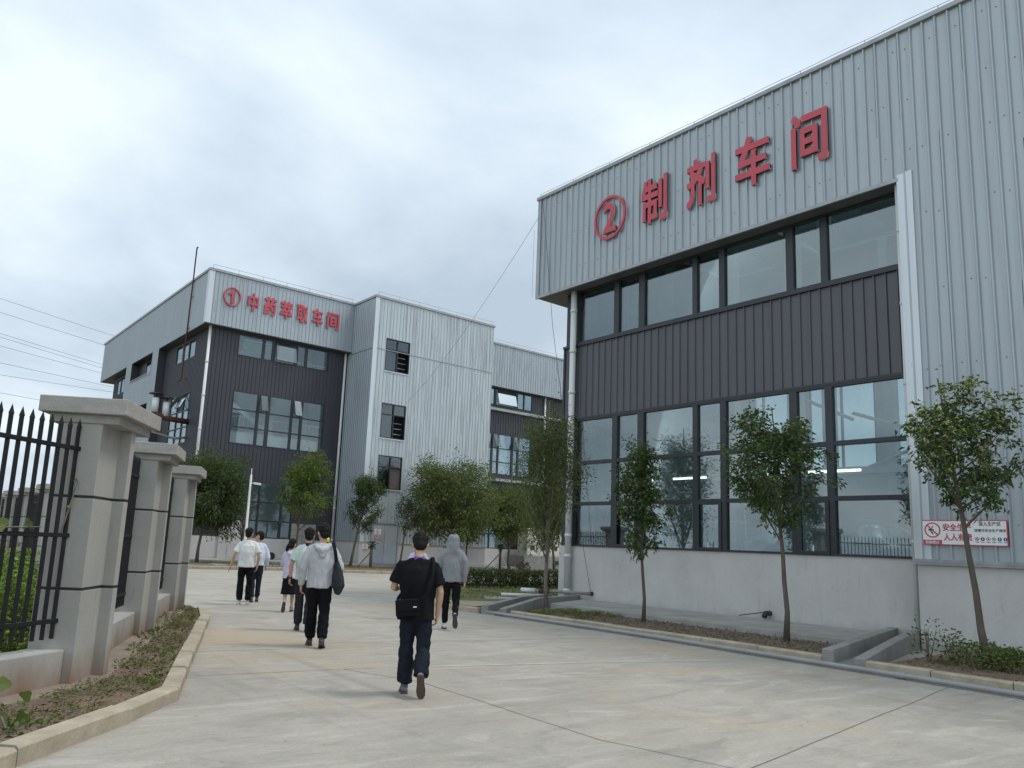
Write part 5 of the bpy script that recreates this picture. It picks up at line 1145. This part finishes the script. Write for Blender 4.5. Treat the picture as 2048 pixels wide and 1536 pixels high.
    def shirt(s, mt, hem=.84, slv='tee', fit=1., hood=None, name='shirt', fold=.017, flare=1., label=None):
        p = s.p; L = p['lean']; m = MB(); f = fit; v = lambda a, b, t: tuple(a[i]+(b[i]-a[i])*t for i in range(3))
        s.loft(m, [((0, -.005, hem+.008), .182*f*flare, .128*f*flare), ((0, L*.3-.004, 1.02), .176*f, .122*f), ((0, L*.6-.005, 1.22), .188*f, .128*f), ((0, L*.9-.006, 1.36), .176*f, .110*f), ((0, L-.01, 1.415), .150, .088), ((0, L-.012, 1.45), .098, .074), ((0, L-.012, 1.478), .066, .064)], 22, (1, 0, 0), (.08, .3))
        for sx in (-1, 1): s.loft(m, [((sx*.03, L-.015, 1.452), .05, .035), ((sx*.10, L*.95-.01, 1.428), .052, .048), ((sx*.155, L*.95-.005, 1.395), .055, .058)], 12, (0, 1, 0))
        for S_ in 'LR':
            sh, el, wr = p[S_+'sh'], p[S_+'el'], p[S_+'wr']
            q = [((sh[0]*.55, sh[1]+L*.95, sh[2]-.02), .058, .062), ((sh[0]*.93, sh[1], sh[2]-.025), .062*f, .066*f)]
            if slv == 'tee': q += [(v(sh, el, .40), .066*f, .070*f), (v(sh, el, .74), .072*f, .078*f)]
            elif slv == 'long': q += [(v(sh, el, .5), .066*f, .066*f), (el, .056*f, .058*f), (v(el, wr, .5), .053*f, .052*f), (v(el, wr, .97), .042, .042)]
            elif slv == 'mid': q += [(v(sh, el, .5), .066*f, .066*f), (el, .060*f, .062*f)]
            s.loft(m, q, 14, (1, 0, 0), (1, .1))
        if hood == 'down':
            s.loft(m, [((-.085, .03, 1.46), .03, .03), ((-.10, -.05, 1.455), .038, .04), ((-.06, -.115, 1.41), .045, .05), ((0, -.135, 1.375), .055, .055), ((.06, -.115, 1.41), .045, .05), ((.10, -.05, 1.455), .038, .04), ((.085, .03, 1.46), .03, .03)], 12, (0, 0, 1))
            s.loft(m, [((0, -.10, 1.46), .085, .03), ((0, -.14, 1.36), .07, .028), ((0, -.145, 1.29), .035, .022)], 12)
        if hood == 'up':
            s.hell(m, (0, -.022, .120), .112, .116, .112, 16); s.loft(m, [((0, L-.02, 1.39), .17, .105), ((0, L-.02, 1.445), .145, .11), ((0, L-.02, 1.49), .122, .11), (s.hp((0, -.035, .04)), .114, .105), (s.hp((0, -.03, .10)), .112, .104)], 16)
        s.sh_ = organic(m, name, mt, s.root, .0105, 3, fold, 10, s.seed, label=label)
    def trousers(s, mt, top=1.0, w=1., hem=1., name='trousers', fold=.014):
        p = s.p; m = MB(); v = lambda a, b, t: tuple(a[i]+(b[i]-a[i])*t for i in range(3))
        s.loft(m, [((0, 0, p['hz']-.07), .145, .110), ((0, 0, top), .138, .100)], 20)
        for S_ in 'LR':
            hx = -.088 if S_ == 'L' else .088; kn, an = p[S_+'kn'], p[S_+'an']; e = v(kn, an, .93)
            s.loft(m, [((hx*.9, -.005, p['hz']), .086, .104), (v((hx, 0, p['hz']), kn, .4), .086*w, .094*w), (kn, .070*w, .074*w), (v(kn, an, .45), .068*w*hem, .074*w*hem), (e, .062*w*hem, .068*w*hem)], 16, (1, 0, 0), (1, .15))
        organic(m, name, mt, s.root, .0105, 3, fold, 11, s.seed+3, zs=1.1)
    def skirt(s, mt, top=1.02, hem=.45):
        m = MB(); s.loft(m, [((0, 0, hem), .20, .19), ((0, 0, hem+.12), .185, .17), ((0, 0, .8), .17, .14), ((0, 0, top), .14, .105)], 24, (1, 0, 0), (.05, .3)); o = organic(m, 'skirt', mt, s.root, .011, 2, .014, 13, s.seed, zs=.08)
    def shoes(s, mt, sole='sole', sock=None):
        for S_ in 'LR':
            an = Vector(s.p[S_+'an']); ph = R_(s.p.get(S_+'ph', 0)); f = Vector((s.p.get(S_+'out', .08)*(1 if S_ == 'R' else -1), math.cos(ph), -math.sin(ph))).normalized(); dn = Vector((0, -math.sin(ph), -math.cos(ph)))
            m = MB(); s.loft(m, [(an - dn*.02 - f*.01, .040, .042), (an + dn*.03, .044, .050)], 12)
            s.loft(m, [(an - f*.055 + dn*.045, .036, .034), (an + f*.02 + dn*.045, .040, .036), (an + f*.10 + dn*.055, .046, .028), (an + f*.165 + dn*.062, .038, .020)], 14)
            o = organic(m, 'shoe', mt, s.root, .009, 2)
            m = MB(); r = [(-.082, .026), (-.06, .040), (.02, .040), (.10, .050), (.16, .044), (.195, .022)]; side = f.cross(dn).normalized()
            vs = [s.w(an + f*a + dn*z + side*sx*b) for z in (.072, .094) for a, b in r for sx in (-1, 1)]; n = len(r); fs = []
            for i in range(n-1):
                for k, fl in ((0, 1), (2*n, 0)): a = k+2*i; fs.append((a, a+1, a+3, a+2))
                for sx in (0, 1): a = 2*i+sx; fs.append((a, a+2, 2*n+a+2, 2*n+a))
            fs += [(0, 1, 2*n+1, 2*n), (2*n-2, 2*n-1, 4*n-1, 4*n-2)]
            m.add(vs, fs); m.build('sole', sole, o, bevel=.004)
            if sock: m = MB(); s.loft(m, [(an - dn*.02, .042, .044), (an - dn*.09 - f*.01, .044, .046)], 12); m.build('sock', sock, o, smooth=True)
V_ = lambda *a: a
def legs(lead='L', st=.22, tr=-.26, ph=62, az=.20, w=.085):
    o = 'R' if lead == 'L' else 'L'; sg = {'L': -1, 'R': 1}; d = {}
    d[lead+'kn'] = (sg[lead]*w, st*.62, .50); d[lead+'an'] = (sg[lead]*w, st, .094)
    d[o+'kn'] = (sg[o]*w, tr*.25+.03, .49); d[o+'an'] = (sg[o]*w*.95, tr, az); d[o+'ph'] = ph; return d
def toward(x, y, da=0):
    l = math.hypot(x, y); a = math.atan2(x, y)+da; return (math.sin(a), math.cos(a))
# black T-shirt, sling bag, dark jeans: nearest
M['c_black'] = cloth('black_cotton', (.010, .010, .012)); M['c_denim'] = cloth('dark_denim', (.019, .023, .033), .6); M['c_blk2'] = cloth('black_trouser', (.009, .009, .011)); M['c_grey'] = cloth('light_grey_jersey', (.48, .485, .50), .9)
M['c_hood'] = cloth('mid_grey_jersey', (.25, .262, .275), .88); M['c_white'] = cloth('white_cotton', (.70, .70, .68), .92); M['c_blue'] = cloth('pale_blue_cotton', (.64, .69, .80), .92); M['c_navy'] = cloth('navy_wool', (.022, .026, .038), .8); M['c_lav'] = cloth('lavender_jersey', (.60, .56, .70), .9); M['c_mint'] = cloth('mint_cotton', (.56, .66, .60), .92); M['c_char'] = cloth('charcoal_wool', (.035, .034, .042), .8)
M['shoe_w'] = mat('pale_shoe', (.55, .55, .52), (.35, .35, .34), 20, .7); M['shoe_b'] = mat('dark_shoe', (.03, .03, .035), (.055, .055, .06), 25, .6); M['shoe_g'] = mat('grey_shoe', (.20, .21, .22), (.09, .09, .10), 22, .7); M['purple'] = mat('purple_band', (.10, .05, .30), None, 5, .7)
x, y = 4.745, 7.095
P = Person('man in black T-shirt and dark jeans with a black sling bag, nearest walker', x, y, toward(x, y), 1.66, dict(legs('L', .13, -.17, 70, .215, .09), hz=.92, nod=.42, Lel=(-.275, .03, 1.13), Lwr=(-.20, .25, 1.13), Rel=(.255, -.03, 1.11), Rwr=(.235, .02, .86), Lth=(0, 0, 1), Lpn=(1, 0, .3), Lcurl=.6, Rcurl=.5, Lsh=(-.19, .02, 1.415)))
P.body(); P.hair(); P.shirt('c_black', .80, 'tee', 1.12, flare=1.04); P.trousers('c_denim', 1.0, 1.08, 1.22, 'jeans', .016); P.shoes('shoe_g')
m = MB(); P.loft(m, [((0, -.012, 1.452), .071, .066), ((0, -.010, 1.464), .067, .064)], 20); m.build('neckband', 'purple', P.root, smooth=True)
bag = thing('sling_bag', 'black rectangular sling bag across the lower back of the nearest man', 'bag', P.w((-.03, -.2, .86)), 'bags carried by walkers')
bx = P.d((1, 0, .10)); by = P.d((0, 1, 0)); bz = bx.cross(by)
m = MB(); m.obox(P.w((-.10, -.205, .945)), bx, .128*P.k, by, .045, bz, .088*P.k); m.build('body', 'c_black', bag, bevel=.015)
m = MB(); m.obox(P.w((-.10, -.258, .975)), bx, .131*P.k, by, .008, bz, .060*P.k); q = m.build('flap', 'c_black', bag, bevel=.006); m = MB(); m.obox(P.w((-.02, -.269, .962)), bx, .018, by, .003, bz, .005); m.build('badge', 'white', q)
m = MB(); 
for a, b, r in (((.02, -.20, 1.0), (.105, -.185, 1.10), .012), ((.105, -.185, 1.10), (.150, -.165, 1.26), .026), ((.150, -.165, 1.26), (.165, -.10, 1.42), .022), ((.165, -.10, 1.42), (.15, .0, 1.49), .02), ((.15, .0, 1.49), (.10, .10, 1.42), .02), ((.10, .10, 1.42), (-.10, .16, 1.2), .02), ((-.10, .16, 1.2), (-.215, .02, 1.02), .02), ((-.215, .02, 1.02), (-.19, -.16, .99), .018)): P.loft(m, [(a, r, .006), (b, r, .006)], 8, (1, 0, 0))
m.build('strap', 'c_black', bag, smooth=True)
ph = MB(); ph.obox(P.w((-.165, .355, 1.16)), P.d((1, 0, 0)), .036, P.d((0, .5, .8)), .072, P.d((0, -.8, .5)), .005); solo(ph, 'phone', 'black', 'dark phone held in front of the nearest man', 'phone', 'phones in hands', bevel=.003)
# grey hooded walker with the hood up
x, y = 8.93, 12.22
P = Person('walker in grey hooded top with the hood up and black jogger trousers', x, y, toward(x, y), 1.76, dict(legs('L', .10, -.22, 74, .26, .095), Lel=(-.27, .02, 1.13), Lwr=(-.235, .18, .97), Rel=(.26, -.04, 1.12), Rwr=(.245, -.02, .86), Rcurl=.7, nod=.2))
P.body(); P.hair(); P.shirt('c_hood', .86, 'long', 1.06, 'up', 'hooded_top'); P.trousers('c_blk2', 1.0, 1.0, .9); P.shoes('shoe_w', 'shoe_b', 'white')
# grey hoodie with tote bag
x, y = 5.47, 10.78
P = Person('man in light grey hoodie and black trousers with a dark tote bag on his shoulder', x, y, toward(x, y, -.02), 1.765, dict(legs('L', .18, -.16, 22, .125, .085), Lel=(-.27, -.02, 1.12), Lwr=(-.27, .04, .86), Rel=(.275, -.02, 1.13), Rwr=(.27, .16, 1.0), Lcurl=.55, yaw=.45, nod=.12))
P.body(); P.hair(); P.shirt('c_grey', .835, 'long', 1.06, 'down', 'hoodie'); P.trousers('c_blk2', 1.0, 1.12, 1.08); P.shoes('shoe_b', 'shoe_b')
tb = thing('tote_bag', 'soft charcoal tote bag hanging from the right shoulder of the man in light grey hoodie', 'bag', P.w((.26, -.05, .8)), 'bags carried by walkers')
m = MB(); P.loft(m, [((.26, -.06, .80), .06, .10), ((.265, -.06, .88), .095, .17), ((.25, -.06, 1.0), .085, .18), ((.235, -.06, 1.14), .055, .16), ((.225, -.05, 1.22), .035, .13)], 18); organic(m, 'bag_body', cloth('charcoal_nylon', (.045, .048, .056), .6), tb, .011, 3, .014, 9, 4)
m = MB()
for dy in (-.035, .02): P.loft(m, [((.215, -.06+dy*2, 1.2), .024, .006), ((.185, -.09+dy, 1.36), .024, .006), ((.15, -.03+dy, 1.50), .024, .008), ((.17, .08+dy, 1.38), .024, .006), ((.215, .06+dy, 1.2), .024, .006)], 8, (1, 0, 0))
m.build('strap', 'c_black', tb, smooth=True)
ph = MB(); ph.obox(P.w((-.255, .075, .77)), P.d((0, 1, 0)), .036, P.d((0, .1, 1)), .07, P.d((1, 0, 0)), .005); solo(ph, 'phone', 'black', 'dark phone in the left hand of the man in light grey hoodie', 'phone', 'phones in hands', bevel=.003)
# mint T-shirt
x, y = 6.16, 12.68
P = Person('man in mint T-shirt and charcoal trousers half hidden behind the light grey hoodie', x, y, toward(x, y, .0), 1.72, dict(legs('L', .12, -.12, 15, .11), Lel=(-.265, .0, 1.12), Lwr=(-.275, .05, .88), Rel=(.26, 0, 1.12), Rwr=(.25, .05, .88), Lcurl=.6, nod=.1))
P.body(); P.hair(); P.shirt('c_mint', .86, 'tee', 1.06); P.trousers('c_char', 1.0, 1.05, 1.1); P.shoes('shoe_b', 'shoe_b')
m = MB(); P.loft(m, [((-.275, .045, .905), .031, .028), ((-.275, .048, .89), .031, .028)], 14); m.build('watch', 'black', P.root, smooth=True)
m = MB(); P.loft(m, [((0, -.014, 1.452), .071, .068), ((0, -.012, 1.47), .066, .064)], 20); m.build('lanyard', 'c_char', P.root, smooth=True)
# woman in lavender
x, y = 7.40, 16.0
P = Person('woman with ponytail in lavender hooded top and black knee-length skirt', x, y, toward(x, y, .05), 1.52, dict(legs('R', .12, -.2, 66, .215, .085), Lel=(-.21, .10, 1.14), Lwr=(-.10, .26, 1.18), Rel=(.21, .10, 1.14), Rwr=(.10, .26, 1.16), Lth=(0, 0, 1), Rth=(0, 0, 1), yaw=-.55, Lsh=(-.165, 0, 1.40), Rsh=(.165, 0, 1.40)))
P.body(); P.hair('pony'); P.shirt('c_lav', .80, 'long', .98, 'down', 'hooded_top', flare=1.03); P.skirt('c_blk2', 1.0, .43); P.shoes('shoe_g', 'sole')
# white T-shirt with red phone
x, y = 7.09, 17.70
P = Person('man in white T-shirt and black trousers holding a red phone at his side', x, y, toward(x, y, .02), 1.72, dict(legs('R', .02, .06, 0, .094, .10), Lel=(-.285, -.03, 1.13), Lwr=(-.345, .06, .91), Rel=(.265, -.05, 1.12), Rwr=(.24, .0, .88), Lcurl=.75, Rcurl=.5, yaw=-.35, hz=.93))
P.body(); P.hair(); P.shirt('c_white', .86, 'tee', 1.10); P.trousers('c_blk2', 1.0, 1.05, 1.1); P.shoes('shoe_w', 'shoe_w')
ph = MB(); ph.obox(P.w((-.375, .10, .80)), P.d((0, 1, 0)), .036, P.d((-.3, .25, -1)), .072, P.d((1, 0, -.3)), .006); M['redphone'] = mat('red_phone', (.25, .03, .03), None, 3, .4); solo(ph, 'phone', 'redphone', 'red phone in the left hand of the man in white T-shirt', 'phone', 'phones in hands', bevel=.003)
# pale blue shirt, face turned left
x, y = 7.68, 18.52
P = Person('man in pale blue shirt and navy trousers turning his face to the man in white', x, y, toward(x, y, -.1), 1.66, dict(legs('R', .08, -.14, 12, .105, .08), Lel=(-.255, .02, 1.12), Lwr=(-.2, .2, 1.0), Rel=(.255, .0, 1.12), Rwr=(.24, .12, .9), yaw=1.15))
P.body(); P.hair(); P.shirt('c_blue', .90, 'long', 1.04); P.trousers('c_navy', 1.0, .98, 1.0); P.shoes('shoe_b', 'shoe_b')
# long-haired woman beyond the hooded walker
x, y = 9.30, 13.95
P = Person('long-haired woman in pale lavender top, mostly hidden behind the hooded walker', x, y, toward(x, y), 1.63, dict(legs('R', .12, -.18, 50, .19, .08), Lel=(-.22, .03, 1.13), Lwr=(-.2, .16, .95), Rel=(.22, .03, 1.13), Rwr=(.2, .16, .95), Lsh=(-.165, 0, 1.40), Rsh=(.165, 0, 1.40)))
P.body(); P.hair('long'); P.shirt('c_lav', .86, 'long', .98); P.trousers('c_blk2', 1.0, .98, .9); P.shoes('shoe_w', 'shoe_w')
# walker with the yellow cap, far ahead
x, y = 9.35, 18.3
P = Person('walker in yellow sun hat almost hidden in front of the man in light grey hoodie', x, y, toward(x, y), 1.60, dict(legs('L', .12, -.18, 50, .19, .08), Lel=(-.22, .03, 1.13), Lwr=(-.2, .16, .95), Rel=(.22, .03, 1.13), Rwr=(.2, .16, .95), Lsh=(-.165, 0, 1.40), Rsh=(.165, 0, 1.40)))
P.body(); P.hair(); P.shirt('c_white', .86, 'tee', 1.0); P.trousers('c_char', 1.0, .98, 1.0); P.shoes('shoe_b', 'shoe_b')
m = MB(); P.hell(m, (0, -.012, .165), .098, .112, .095, 16); P.loft(m, [(P.hp((0, -.01, .145)), .112, .122), (P.hp((0, -.01, .16)), .10, .11)], 18); organic(m, 'sun_hat', 'yellow', P.root, .01, 2)
